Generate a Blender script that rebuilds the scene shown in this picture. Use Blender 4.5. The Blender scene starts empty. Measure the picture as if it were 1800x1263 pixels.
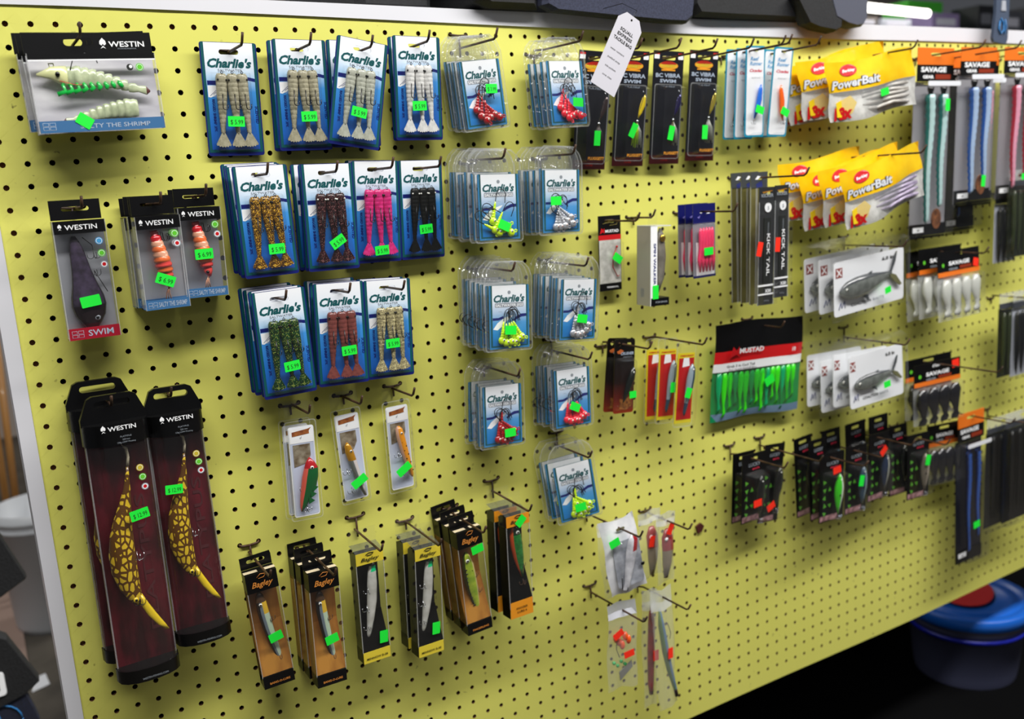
import bpy, bmesh, math, random
from mathutils import Matrix, Vector
from mathutils.geometry import tessellate_polygon
random.seed(7)
SC = bpy.context.scene
COL = SC.collection
PI = math.pi

def lin(h):
    h = h.lstrip('#')
    v = [int(h[i:i + 2], 16) / 255 for i in (0, 2, 4)]
    return tuple(c / 12.92 if c <= .04045 else ((c + .055) / 1.055) ** 2.4 for c in v) + (1,)

# ---------------------------------------------------------------- camera, world, lamps, exposure
cd = bpy.data.cameras.new('camera')
cam = bpy.data.objects.new('camera', cd)
COL.objects.link(cam)
cam.matrix_world = Matrix(((0.848933, 0.155733, -0.505034, -0.09853), (-0.524232, 0.126933, -0.842062, -1.20932),
                           (-0.067032, 0.97961, 0.189398, -0.20778), (0, 0, 0, 1)))
cd.sensor_width = 36
cd.lens = 36 * 1626.11 / 1800
cd.clip_start = .02
cd.dof.use_dof = True
cd.dof.focus_distance = 1.16
cd.dof.aperture_fstop = 4.1
SC.camera = cam

w = bpy.data.worlds.new('world')
SC.world = w
w.use_nodes = True
w.node_tree.nodes['Background'].inputs[0].default_value = (.86, .9, 1, 1)
w.node_tree.nodes['Background'].inputs[1].default_value = .07

def area(name, loc, sx, sy, power, rot=(0, 0, 0), col=(1, .985, .95)):
    l = bpy.data.lights.new(name, 'AREA')
    l.shape = 'RECTANGLE'
    l.size, l.size_y, l.energy, l.color = sx, sy, power, col
    o = bpy.data.objects.new(name, l)
    COL.objects.link(o)
    o.location, o.rotation_euler = loc, rot
    return o
# rows of ceiling tubes along the aisle in front of the board, the next aisle's row, plus one added fill
area('ceiling_or_fill_lamp', (1.5, -1.12, 1.2), 4.6, .3, 136)
area('ceiling_or_fill_lamp', (1.0, -3.4, 1.35), 4.6, .5, 10)
area('ceiling_or_fill_lamp', (3.4, 3.0, 1.5), 3.0, .6, 60)
area('ceiling_or_fill_lamp', (-.9, 1.7, 1.4), .5, 2.2, 34)  # added fill with no known fixture; brightens the white bucket and floor
SC.view_settings.view_transform = 'Standard'
SC.view_settings.look = 'None'
SC.view_settings.gamma = 1
SC.view_settings.exposure = 0
SC.view_settings.use_curve_mapping = False
SC.cycles.transparent_max_bounces = 40
SC.cycles.max_bounces = 8

# ---------------------------------------------------------------- materials
MATS = {}
def _new(name):
    m = bpy.data.materials.new(name)
    m.use_nodes = True
    nt = m.node_tree
    return m, nt, nt.nodes['Principled BSDF']

def mat(name, col, rough=.45, metal=0, spec=.5, coat=0):
    if name in MATS: return MATS[name]
    m, nt, b = _new(name)
    b.inputs['Base Color'].default_value = lin(col)
    b.inputs['Roughness'].default_value = rough
    b.inputs['Metallic'].default_value = metal
    b.inputs['Specular IOR Level'].default_value = spec
    if coat:
        b.inputs['Coat Weight'].default_value = coat
        b.inputs['Coat Roughness'].default_value = .12
    MATS[name] = m
    return m

def ramp(nt, stops, interp='LINEAR'):
    r = nt.nodes.new('ShaderNodeValToRGB')
    r.color_ramp.interpolation = interp
    el = r.color_ramp.elements
    while len(el) < len(stops): el.new(.5)
    for e, (p, c) in zip(el, stops):
        e.position = p
        e.color = lin(c) if isinstance(c, str) else c
    return r

def objcoord(nt):
    return nt.nodes.new('ShaderNodeTexCoord').outputs['Object']

def noise(nt, scale, detail=3, vec=None, dist=0):
    n = nt.nodes.new('ShaderNodeTexNoise')
    n.inputs['Scale'].default_value = scale
    n.inputs['Detail'].default_value = detail
    n.inputs['Distortion'].default_value = dist
    nt.links.new(vec or objcoord(nt), n.inputs['Vector'])
    return n.outputs['Fac']

def gradmat(name, z0, z1, stops, rough=.4, axis='Z', coat=.3):
    """printed ink that runs from one colour to another along the card (local z from z0 down to z1)"""
    if name in MATS: return MATS[name]
    m, nt, b = _new(name)
    s = nt.nodes.new('ShaderNodeSeparateXYZ')
    nt.links.new(objcoord(nt), s.inputs[0])
    mr = nt.nodes.new('ShaderNodeMapRange')
    mr.inputs['From Min'].default_value = z0
    mr.inputs['From Max'].default_value = z1
    nt.links.new(s.outputs[axis], mr.inputs['Value'])
    r = ramp(nt, stops)
    nt.links.new(mr.outputs[0], r.inputs[0])
    nt.links.new(r.outputs[0], b.inputs['Base Color'])
    b.inputs['Roughness'].default_value = rough
    b.inputs['Coat Weight'].default_value = coat
    MATS[name] = m
    return m

def fleck(name, base, flecks, scale=520, cut=.62, rough=.3, base2=None):
    """soft plastic with glitter flakes"""
    if name in MATS: return MATS[name]
    m, nt, b = _new(name)
    oc = objcoord(nt)
    v = nt.nodes.new('ShaderNodeTexVoronoi')
    v.inputs['Scale'].default_value = scale
    nt.links.new(oc, v.inputs['Vector'])
    sp = nt.nodes.new('ShaderNodeSeparateColor')
    nt.links.new(v.outputs['Color'], sp.inputs[0])
    st = [(0, base)]
    n = len(flecks)
    for i, f in enumerate(flecks): st.append((cut + (1 - cut) * i / n, f))
    r = ramp(nt, st, 'CONSTANT')
    nt.links.new(sp.outputs[0], r.inputs[0])
    out = r.outputs[0]
    nt.links.new(out, b.inputs['Base Color'])
    b.inputs['Roughness'].default_value = rough
    b.inputs['Subsurface Weight'].default_value = 0
    b.inputs['Coat Weight'].default_value = .4
    MATS[name] = m
    return m

def spots(name, base, spot, scale, cut=.32, rough=.35, stretch=(1, 1, 1), coat=.4):
    if name in MATS: return MATS[name]
    m, nt, b = _new(name)
    mp = nt.nodes.new('ShaderNodeMapping')
    mp.inputs['Scale'].default_value = stretch
    nt.links.new(objcoord(nt), mp.inputs[0])
    v = nt.nodes.new('ShaderNodeTexVoronoi')
    v.feature = 'DISTANCE_TO_EDGE'
    v.inputs['Scale'].default_value = scale
    nt.links.new(mp.outputs[0], v.inputs['Vector'])
    r = ramp(nt, [(0, base), (cut, spot)], 'CONSTANT')
    nt.links.new(v.outputs['Distance'], r.inputs[0])
    nt.links.new(r.outputs[0], b.inputs['Base Color'])
    b.inputs['Roughness'].default_value = rough
    b.inputs['Coat Weight'].default_value = coat
    MATS[name] = m
    return m

def mottle(name, c1, c2, scale, rough=.5, stretch=(1, 1, 1), coat=0, lo=.35, hi=.65, detail=4, spec=.5, bump=0):
    if name in MATS: return MATS[name]
    m, nt, b = _new(name)
    mp = nt.nodes.new('ShaderNodeMapping')
    mp.inputs['Scale'].default_value = stretch
    nt.links.new(objcoord(nt), mp.inputs[0])
    f = noise(nt, scale, detail, mp.outputs[0])
    r = ramp(nt, [(lo, c1), (hi, c2)])
    nt.links.new(f, r.inputs[0])
    nt.links.new(r.outputs[0], b.inputs['Base Color'])
    b.inputs['Roughness'].default_value = rough
    b.inputs['Coat Weight'].default_value = coat
    b.inputs['Specular IOR Level'].default_value = spec
    if bump:
        bn = nt.nodes.new('ShaderNodeBump')
        bn.inputs['Strength'].default_value = bump
        bn.inputs['Distance'].default_value = .002
        nt.links.new(f, bn.inputs['Height'])
        nt.links.new(bn.outputs[0], b.inputs['Normal'])
    MATS[name] = m
    return m

def clear(name, tint='#ffffff', haze=.04, rough=.06, gloss=1.0, crinkle=0):
    """thin clear plastic: lets light straight through, reflects lamps, a touch of haze"""
    if name in MATS: return MATS[name]
    m = bpy.data.materials.new(name)
    m.use_nodes = True
    nt = m.node_tree
    nt.nodes.clear()
    out = nt.nodes.new('ShaderNodeOutputMaterial')
    tr = nt.nodes.new('ShaderNodeBsdfTransparent')
    tr.inputs[0].default_value = lin(tint)
    df = nt.nodes.new('ShaderNodeBsdfDiffuse')
    df.inputs[0].default_value = (.85, .87, .88, 1)
    gl = nt.nodes.new('ShaderNodeBsdfGlossy')
    gl.inputs['Roughness'].default_value = rough
    lw = nt.nodes.new('ShaderNodeLayerWeight')
    lw.inputs[0].default_value = .5
    if crinkle:
        bn = nt.nodes.new('ShaderNodeBump')
        bn.inputs['Strength'].default_value = crinkle
        bn.inputs['Distance'].default_value = .004
        nt.links.new(noise(nt, 90, 2, None, .6), bn.inputs['Height'])
        nt.links.new(bn.outputs[0], gl.inputs['Normal'])
        nt.links.new(bn.outputs[0], lw.inputs['Normal'])
    pw = nt.nodes.new('ShaderNodeMath')
    pw.operation = 'POWER'
    pw.inputs[1].default_value = 4
    nt.links.new(lw.outputs['Facing'], pw.inputs[0])
    mul = nt.nodes.new('ShaderNodeMath')
    mul.operation = 'MULTIPLY_ADD'
    mul.inputs[1].default_value = .7
    mul.inputs[2].default_value = .035 * gloss
    nt.links.new(pw.outputs[0], mul.inputs[0])
    m1 = nt.nodes.new('ShaderNodeMixShader')
    m1.inputs[0].default_value = haze
    nt.links.new(tr.outputs[0], m1.inputs[1])
    nt.links.new(df.outputs[0], m1.inputs[2])
    m2 = nt.nodes.new('ShaderNodeMixShader')
    nt.links.new(mul.outputs[0], m2.inputs[0])
    nt.links.new(m1.outputs[0], m2.inputs[1])
    nt.links.new(gl.outputs[0], m2.inputs[2])
    nt.links.new(m2.outputs[0], out.inputs[0])
    MATS[name] = m
    return m

CLEAR = clear('clear_plastic', haze=.008)
CLEARC = clear('clear_film', haze=.012, rough=.12, gloss=1.2, crinkle=.5)
POUCH = clear('clear_pouch_film', haze=.03, rough=.1, gloss=2.2, crinkle=.9)
RIM = clear('clear_plastic_edge', haze=.22, rough=.1, gloss=1.5)
SMOKE = clear('smoked_plastic', tint='#b9bcc0', haze=.05)
BLACK = mat('black_card', '#08080a', .4, spec=.3, coat=.08)
SOOT = mat('black_plastic', '#060607', .3)
WHITE = mat('white_card', '#eef0f4', .4)
PAPER = mat('white_print', '#f7f8fa', .5)
GREEN = mat('green_price_label', '#18f03c', .55)
ORANGE = mat('orange_price_label', '#ff2d12', .55)
INK = mat('black_ink', '#0a0f0a', .6)
GREY = mat('grey_print', '#8d949c', .5)
SILVER = mat('silver_foil', '#c6c8cf', .3, .55)
STEEL = mat('dark_hook_wire', '#3a3a3c', .3, .9)
CHROME = mat('bright_wire', '#b5b8bc', .2, 1)
RUST = mottle('brown_steel_wire', '#2a1c12', '#5a4030', 60, .5, spec=.4)
NAVY = mat('navy_ink', '#15206e', .35, coat=.3)
TEALINK = mat('dark_teal_ink', '#0b5458', .4, coat=.3)
RED = mat('red_ink', '#c8141c', .4)
YEL = mat('yellow_ink', '#f2cf1e', .4)
EYEW = mat('eye_white', '#f0f0e8', .3)
EYEB = mat('eye_black', '#050505', .2)
WOODY = mottle('amber_wood_print', '#84501a', '#b27c30', 55, .4, (1, 1, .12), .3)

# ---------------------------------------------------------------- mesh builder
_TXT = {}
def text_data(s, shear, bold):
    k = (s, shear, bold)
    if k not in _TXT:
        c = bpy.data.curves.new('t', 'FONT')
        c.body = s
        c.size = 1
        c.shear = shear
        c.offset = bold
        c.resolution_u = 2
        c.align_x = 'CENTER'
        o = bpy.data.objects.new('t', c)
        me = o.to_mesh()
        vs = [(v.co.x, v.co.y) for v in me.vertices]
        fs = [tuple(p.vertices) for p in me.polygons]
        o.to_mesh_clear()
        bpy.data.objects.remove(o)
        bpy.data.curves.remove(c)
        xs = [v[0] for v in vs] or [0, 1]
        _TXT[k] = (vs, fs, max(xs) - min(xs), (max(xs) + min(xs)) / 2)
    return _TXT[k]

class MB:
    def __init__(self):
        self.v, self.f, self.m, self.s, self.mats = [], [], [], [], []
        self.T = None
    def mi(self, m):
        if m not in self.mats: self.mats.append(m)
        return self.mats.index(m)
    def add(self, vs, fs, m, smooth=False):
        o = len(self.v)
        if self.T is not None: vs = [tuple(self.T @ Vector(p)) for p in vs]
        self.v += [tuple(p) for p in vs]
        for i, q in enumerate(fs):
            self.f.append(tuple(o + a for a in q))
            self.m.append(self.mi(m[i] if isinstance(m, list) else m))
            self.s.append(smooth)
        return self
    def poly(self, pts, y, m, holes=()):
        """flat filled outline in the x-z plane at depth y, facing -y"""
        if not holes and len(pts) <= 4:
            return self.add([(x, y, z) for x, z in pts], [tuple(range(len(pts)))], m)
        loops = [list(pts)] + [list(h) for h in holes]
        flat = [p for l in loops for p in l]
        tr = tessellate_polygon([[Vector((x, z, 0)) for x, z in l] for l in loops])
        return self.add([(x, y, z) for x, z in flat], [tuple(t) for t in tr], m)
    def prism(self, pts, y0, y1, m, side=None, holes=(), back=True, front=True):
        if front: self.poly(pts, y0, m, holes)
        if back: self.poly(pts, y1, m, holes)
        for l in [pts] + list(holes):
            n = len(l)
            self.add([(x, y0, z) for x, z in l] + [(x, y1, z) for x, z in l],
                     [(i, (i + 1) % n, n + (i + 1) % n, n + i) for i in range(n)], side or m)
        return self
    def shell(self, pts, y0, y1, inset, m, side=None):
        """blister: an outline at y0 drawn in by inset at y1, with a lid"""
        n = len(pts)
        cx = sum(p[0] for p in pts) / n
        cz = sum(p[1] for p in pts) / n
        hw = max(abs(p[0] - cx) for p in pts)
        hh = max(abs(p[1] - cz) for p in pts)
        q = [(cx + (x - cx) * (1 - inset / hw), cz + (z - cz) * (1 - inset / hh)) for x, z in pts]
        self.add([(x, y0, z) for x, z in pts] + [(x, y1, z) for x, z in q],
                 [(i, (i + 1) % n, n + (i + 1) % n, n + i) for i in range(n)], side or m)
        return self.poly(q, y1, m)
    def box(self, x0, x1, y0, y1, z0, z1, m):
        v = [(x, y, z) for x in (x0, x1) for y in (y0, y1) for z in (z0, z1)]
        return self.add(v, [(0, 1, 3, 2), (4, 6, 7, 5), (0, 4, 5, 1), (2, 3, 7, 6), (0, 2, 6, 4), (1, 5, 7, 3)], m)
    def loft(self, secs, m, n=10, smooth=True):
        """sections (s, cx, cy, rx, ry) strung down local -z; m may be a function of (ring, cos, sin)"""
        vs, fs, ms = [], [], []
        for s, cx, cy, rx, ry in secs:
            for j in range(n):
                a = 2 * PI * j / n
                vs.append((cx + rx * math.cos(a), cy + ry * math.sin(a), -s))
        for i in range(len(secs) - 1):
            for j in range(n):
                fs.append((i * n + j, i * n + (j + 1) % n, (i + 1) * n + (j + 1) % n, (i + 1) * n + j))
                a = 2 * PI * (j + .5) / n
                ms.append(m(i, math.cos(a), math.sin(a)) if callable(m) else m)
        fs += [tuple(range(n)), tuple(range((len(secs) - 1) * n, len(secs) * n))]
        ms += [ms[0], ms[-1]]
        return self.add(vs, fs, ms, smooth)
    def ball(self, c, r, m, sx=1, sy=1, sz=1, n=8):
        k = max(4, n // 2 + 1)
        self_secs = []
        for i in range(k + 1):
            a = PI * i / k
            self_secs.append((-(c[2] + r * sz * math.cos(a)), c[0], c[1], max(1e-5, r * sx * math.sin(a)), max(1e-5, r * sy * math.sin(a))))
        return self.loft(self_secs, m, n)
    def tube(self, path, r, m, n=6):
        P = [Vector(p) for p in path]
        vs, fs = [], []
        for i, p in enumerate(P):
            d = (P[min(i + 1, len(P) - 1)] - P[max(i - 1, 0)])
            d = d.normalized() if d.length > 1e-9 else Vector((0, 0, 1))
            u = d.orthogonal().normalized() if i == 0 else (u - d * u.dot(d)).normalized()
            w_ = d.cross(u)
            for j in range(n):
                a = 2 * PI * j / n
                vs.append(p + (u * math.cos(a) + w_ * math.sin(a)) * r)
        for i in range(len(P) - 1):
            for j in range(n):
                fs.append((i * n + j, i * n + (j + 1) % n, (i + 1) * n + (j + 1) % n, (i + 1) * n + j))
        fs += [tuple(range(n)), tuple(range((len(P) - 1) * n, len(P) * n))]
        return self.add(vs, fs, m, True)
    def text(self, s, x, z, size, m, y=-.0004, rot=0, shear=0, bold=0, fit=None, mirror=False):
        vs, fs, wd, mid = text_data(s, shear, bold)
        kx = fit / wd if fit else size
        ca, sa = math.cos(rot), math.sin(rot)
        out = []
        for a, b in vs:
            a, b = (a - mid) * kx, b * size
            if mirror: b = -b * .75
            out.append((x + a * ca - b * sa, y, z + a * sa + b * ca))
        return self.add(out, fs, m)
    def build(self, name, parent=None, data_only=False):
        me = bpy.data.meshes.new(name)
        me.from_pydata(self.v, [], self.f)
        for m in self.mats: me.materials.append(m)
        me.polygons.foreach_set('material_index', self.m)
        me.polygons.foreach_set('use_smooth', self.s)
        bm = bmesh.new()
        bm.from_mesh(me)
        bmesh.ops.recalc_face_normals(bm, faces=bm.faces)
        bm.to_mesh(me)
        bm.free()
        o = bpy.data.objects.new(name, me)
        COL.objects.link(o)
        if parent: o.parent = parent
        return o

def rect(x0, z0, x1, z1): return [(x0, z0), (x1, z0), (x1, z1), (x0, z1)]
def rrect(cx, cz, w, h, r, n=4):
    out = []
    for sx, sz, a0 in ((1, 1, 0), (-1, 1, PI / 2), (-1, -1, PI), (1, -1, 1.5 * PI)):
        for i in range(n + 1):
            a = a0 + PI / 2 * i / n
            out.append((cx + sx * (w / 2 - r) + r * math.cos(a), cz + sz * (h / 2 - r) + r * math.sin(a)))
    return out
def oval(cx, cz, rx, rz=None, n=16):
    rz = rz or rx
    return [(cx + rx * math.cos(2 * PI * i / n), cz + rz * math.sin(2 * PI * i / n)) for i in range(n)]
def turned(pts, cx, cz, a):
    c, s = math.cos(a), math.sin(a)
    return [(cx + x * c - z * s, cz + x * s + z * c) for x, z in pts]
def slot(w=.026, h=.006, z=-.011, x=0): return rrect(x, z, w, h, h * .49, 3)

# ---------------------------------------------------------------- things, copies, labels
KIDS = {}
def root(name, label=None, cat=None, group=None):
    o = bpy.data.objects.new(name, None)
    o.empty_display_size = .02
    COL.objects.link(o)
    tag(o, label, cat, group)
    return o
def tag(o, label=None, cat=None, group=None, kind=None):
    if label: o['label'] = label
    if cat: o['category'] = cat
    if group: o['group'] = group
    if kind: o['kind'] = kind
    return o
def copy_tree(o, parent=None):
    c = o.copy()
    COL.objects.link(c)
    if parent: c.parent = parent
    for ch in list(o.children):
        if not ch.name.startswith('price_label'): copy_tree(ch, c)
    return c
ORD = ['second', 'third', 'fourth', 'fifth', 'sixth', 'seventh', 'eighth', 'ninth', 'tenth', 'eleventh']
PROTO = {}
def pose(o, p, dx=0, dy=0, dz=0, droll=0, dyaw=0):
    o.rotation_mode = 'YXZ'
    o.rotation_euler = (p[5], p[3] + droll, p[4] + dyaw)
    o.location = (p[0] + dx, p[1] + dy, p[2] + dz)
def put(maker, key, p, label, cat, group=None):
    """first use builds the thing, later uses copy it with all its parts"""
    k = (maker.__name__, key)
    if k not in PROTO:
        o = PROTO[k] = maker(key)
    else:
        o = copy_tree(PROTO[k])
        for q in ('label', 'group', 'category'):
            if q in o: del o[q]
    tag(o, label, cat, group)
    pose(o, p)
    return o
def stack(maker, key, p, n, step, label, cat, group, jit=.004, roll=.03, keys=None, dx=0, dz=0):
    """n more packs behind the front one on the same hook"""
    for i in range(n):
        o = put(maker, keys[i] if keys else key, p, '%s, %s from the front' % (label, ORD[i]), cat, group)
        pose(o, p, random.uniform(-jit, jit) + dx * (i + 1), step * (i + 1), random.uniform(-jit, jit) * .5 + dz * (i + 1),
             random.uniform(-roll, roll), random.uniform(-.02, .02))
LBL = {}
PLACED = [0]
# where each price label is stuck on its pack (local x, z), in the order the packs are hung
LABEL_AT = [(-0.0191, -0.0716), (-0.0008, -0.0946), (0.0023, -0.094), (-0.0006, -0.092), (-0.0042, -0.0907), (0.0049, -0.1019), (0.0029, -0.0989), (-0.0005, -0.1183), (-0.0011, -0.0935), (0.0019, -0.0962), (0.005, -0.089), (-0.0011, -0.0865), (0.007, -0.0401), (0.0102, -0.0605), (0.0012, -0.0707), (-0.0167, -0.0443), (-0.0047, -0.0632), (-0.0003, -0.0579), (0.0059, -0.0705), (-0.0038, -0.0581), (-0.0012, -0.0692), (0.0004, -0.0924), (0.0003, -0.0734), (0.0003, -0.0554), (0.0093, -0.1077), (-0.0147, -0.0867), (0.0033, -0.1001), (-0.0018, -0.0963), (0.0052, -0.0932), (0.004, -0.0977), (0.0118, -0.1296), (0.0086, -0.1246), (0.0097, -0.0327), (0.0045, -0.0108), (-0.002, -0.1283), (-0.0082, -0.1206), (-0.0052, -0.1275), (-0.0096, -0.1302), (0.003, -0.1028), (0.0062, -0.1057), (0.0136, -0.0654), (0.0121, -0.1064), (-0.001, -0.2563), (-0.0015, -0.2605), (-0.0095, -0.2478), (0.0096, -0.0681), (-0.0093, -0.1048), (0.0005, -0.0747), (-0.0279, -0.0983), (-0.0222, -0.0954), (0.0094, -0.09), (0.0035, -0.0627), (-0.0032, -0.0653), (0.0214, -0.1121), (0.0353, -0.0712), (0.011, -0.0662), (0.0599, -0.0318), (0.0487, -0.0116), (-0.0088, -0.0879), (-0.0175, -0.1128), (-0.0086, -0.0286), (-0.0061, -0.0654), (-0.0105, -0.0308), (0.007, -0.0531), (-0.0207, -0.0297), (-0.006, -0.0511), (0.0008, -0.0269), (-0.0129, -0.0495), (0.0074, -0.0872), (0.0058, -0.1185), (0.0024, -0.117)]
def price(o, x, z, rot=0, txt='$ 5.99', m=None, w=.02, h=.0112, y=-.0125):
    """fluorescent price label stuck on a pack"""
    n = PLACED[0]
    PLACED[0] += 1
    if n < len(LABEL_AT): x, z = LABEL_AT[n]
    k = (txt, m, w, h)
    if k not in LBL:
        b = MB()
        b.prism(rrect(0, 0, w, h, .0006, 1), -.0002, 0, m or GREEN)
        if txt: b.text(txt, .0005, -h * .27, h * .62, INK, y=-.0003, fit=w * .74)
        LBL[k] = b.build('price_label', o)
        r = LBL[k]
    else:
        r = LBL[k].copy()
        COL.objects.link(r)
        r.parent = o
    r.location = (x, y, z)
    r.rotation_euler = (0, -rot, 0)
    return r

# ---------------------------------------------------------------- lures
def hook_path(r=.003, shank=.014, x=0, y=0, z=0, flip=1):
    """J hook: eye at (x, z), shank down, bend, point up"""
    pts = [(x, y, z), (x, y, z - shank)]
    for i in range(1, 7):
        a = PI * i / 6
        pts.append((x + flip * r * (1 - math.cos(a)), y, z - shank - r * math.sin(a)))
    pts.append((x + flip * 2 * r, y, z - shank + r * 1.1))
    return pts
def treble(b, x, y, z, r=.003, m=None, s=.008):
    m = m or CHROME
    for f, dy in ((1, 0), (-1, 0), (.4, -.002)):
        b.tube([(px, y + (py - y) + dy * (z - pz) / s, pz) for px, py, pz in hook_path(r, s, x, y, z, f)], .0004, m, 4)
    return b
def treble_part(parent, x, y, z, r=.003, m=None, s=.008):
    b = MB()
    return treble(b, x, y, z, r, m, s).build('hook', parent)
SHRIMP = {
    'pearl': mottle('pearl_soft_plastic', '#8f8a70', '#b0aa90', 260, .35, coat=.5),
    'smoke': mottle('smoky_soft_plastic', '#9fa292', '#bcbeb0', 260, .3, coat=.6),
    'white': mottle('white_soft_plastic', '#c9c9c6', '#e6e5e2', 260, .3, coat=.5),
    'gold': fleck('gold_fleck_plastic', '#4e3310', ['#9a6c18', '#f0bc3a', '#2a1a08'], 1300, .5),
    'rootbeer': fleck('black_red_fleck_plastic', '#1f0d10', ['#4c0f18', '#7c5450', '#120809'], 1300, .58),
    'pink': mottle('hot_pink_plastic', '#c81668', '#e2388a', 200, .35, coat=.4),
    'black': mottle('black_soft_plastic', '#040505', '#0f100b', 200, .4, spec=.3),
    'green': fleck('green_fleck_plastic', '#0c2c10', ['#165020', '#8f9c44', '#06200c'], 1300, .55),
    'brown': mottle('brown_soft_plastic', '#6c3430', '#84443c', 220, .35, coat=.5),
    'champagne': fleck('pale_gold_fleck_plastic', '#8d8462', ['#b5aa7c', '#d8cd9a'], 900, .6),
}
def rig_shrimp(key):
    """one soft shrimp, head up, fan tail down"""
    m = SHRIMP[key]
    b = MB()
    secs = [(0, 0, 0, .0052, .003), (.003, 0, 0, .0068, .0044)]
    s = .006
    for i in range(12):
        k = i / 11
        r = .0071 - .0002 * i if i < 4 else .0063 - (i - 4) * .00047
        g = .95 if i < 4 else .86
        secs += [(s, 0, 0, r, r * .66), (s + .0042, 0, 0, r * .97, r * .64), (s + .0048, 0, 0, r * g, r * .6)]
        s += .0054
    secs += [(s, 0, 0, .0021, .0016), (s + .002, 0, 0, .0026, .0012)]
    b.loft(secs, m, 8)
    fan = []
    for i in range(13):
        a = -.55 + 1.1 * i / 12
        rr = .0165 + (.0009 if i % 2 else -.0004)
        fan.append((rr * math.sin(a) * 1.05, -s - rr * math.cos(a)))
    b.prism([(.0018, -s + .0005)] + fan[::-1] + [(-.0018, -s + .0005)], -.0012, .0006, m)
    b.tube([(0, -.003, -.001), (.0014, -.003, .0012), (0, -.003, .0032), (-.0014, -.003, .0012), (0, -.003, -.001)], .0005, STEEL, 4)
    for sx in (-1, 1): b.ball((sx * .005, -.0034, -.0075), .0013, EYEB if key != 'black' and key != 'rootbeer' else EYEW, n=6)
    return b
def shrimp_card(key):
    w, h = .0695, .1355
    o = root('shrimp_lure_card')
    b = MB()
    out = rrect(0, -h / 2, w, h, .003, 3)
    b.prism(out, 0, .0006, NAVY, holes=[slot(.024, .006, -.0115)])
    grad = gradmat('blue_card_print', -.002, -.128, [(0, '#f4f6fa'), (.2, '#e6eef8'), (.33, '#a8cdee'), (.45, '#3f92dc'), (.75, '#1d6cc4'), (1, '#1650a8')])
    hole = [slot(.024, .006, -.0115)]
    b.poly(rect(-w / 2 + .0015, -.0006, w / 2 - .0015, -h + .004), -.00012, TEALINK, hole)
    b.poly(rect(-w / 2 + .005, -.0006, w / 2 - .005, -h + .0075), -.00024, grad, hole)
    wave = [(-.029, -.0455), (-.018, -.0455), (-.01, -.0435), (.008, -.041), (.02, -.0405), (.0297, -.0425), (.0297, -.0465), (.02, -.0445), (.008, -.0455), (-.01, -.049), (-.018, -.0505), (-.029, -.0505)]
    b.poly(wave, -.00036, NAVY)
    crest = [(-.029, -.0515), (-.018, -.0512), (-.012, -.0505), (-.013, -.054), (-.016, -.058), (-.02, -.063), (-.026, -.0655), (-.029, -.065)]
    b.poly(crest, -.00036, PAPER)
    for i in range(3):
        b.poly([(-.027 + i * .004, -.0635 + i * .002), (-.0266 + i * .004, -.0638 + i * .002), (-.014 + i * .001, -.0528 - i * .002), (-.0143 + i * .001, -.0523 - i * .002)], -.0005, NAVY)
    b.text("Charlie's", 0, -.0295, .0142, TEALINK, -.0005, shear=.28, bold=.04, fit=.054)
    b.text('SALTWATER', 0, -.0345, .0042, GREY, -.0005, bold=.01, fit=.03)
    b.text('RIGGED SHRIMP 3PK', -.0248, -.087, .0046, NAVY, -.0005, rot=-PI / 2, bold=.03, fit=.039)
    b.text('SCENTED', .0272, -.086, .0056, NAVY, -.0005, rot=-PI / 2, bold=.02, fit=.021)
    b.build('backing_card', o)
    src = None
    for i, (x, r) in enumerate(((-.0125, .05), (0, -.03), (.0118, -.06))):
        if src is None:
            s = src = rig_shrimp(key).build('shrimp_lure', o)
            hk = MB()
            hk.tube(hook_path(.003, .0155, -.0005, -.0056, -.0245, 1), .0006, STEEL, 5)
            hsrc = hk.build('hook', s)
        else:
            s = src.copy()
            COL.objects.link(s)
            s.parent = o
            q = hsrc.copy()
            COL.objects.link(q)
            q.parent = s
        s.location = (x, -.0055 - .0004 * i, -.0375)
        s.rotation_euler = (0, r, 0)
        s.scale = (1.02, 1, 1)
    bl = MB()
    wd = .047
    pts = [(-.0235, -.0352), (.0235, -.0352), (.0235, -.09), (.026, -.112), (.0275, -.1275), (.0245, -.1303), (-.0245, -.1303), (-.0275, -.1275), (-.026, -.112), (-.0235, -.09)]
    bl.shell(pts, -.0004, -.0118, .0022, CLEAR)
    bl.build('blister', o)
    return o

JIGC = {'red': ('#a50c14', '#e0e0d0'), 'scarlet': ('#ee1f38', '#ee1f38'), 'chartreuse': ('#cdf21a', '#3a4a05'), 'silver': ('#b9bcc2', '#8a1218')}
def jig_mesh(key):
    c, e = JIGC[key]
    m = mat('jig_' + key, c, .25, .35 if key == 'silver' else 0, coat=.6)
    b = MB()
    b.ball((0, 0, 0), .0042, m, n=10)
    secs = []
    s = -.0035
    for i in range(5):
        r = .0027 - i * .0003
        secs += [(s, 0, 0, r * .7, r * .7), (s - .0011, 0, 0, r, r), (s - .0022, 0, 0, r * .72, r * .72)]
        s -= .0027
    secs.append((s - .002, 0, 0, .0006, .0006))
    b.loft(secs, m, 7)
    b.tube([(.0022, 0, -.0032), (.0036, 0, -.0052), (.0054, 0, -.0048), (.0052, 0, -.003), (.0034, 0, -.0022)], .0007, m, 5)
    b.ball((.001, -.0037, .0006), .0014, EYEW, n=6)
    b.ball((.001, -.0049, .0006), .0007, mat('jig_eye_' + key, e if key == 'silver' else '#b01515' if key != 'chartreuse' else '#1a1a0a', .3), n=6)
    return b
def jig_hook():
    b = MB()
    pts = [(0, 0, .017), (0, 0, .026)]
    for i in range(1, 8):
        a = PI * 1.08 * i / 7
        pts.append((.0052 * (1 - math.cos(a)), 0, .026 + .0062 * math.sin(a)))
    pts.append((.0108, 0, .0195))
    b.tube(pts, .00045, STEEL, 5)
    return b
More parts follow.
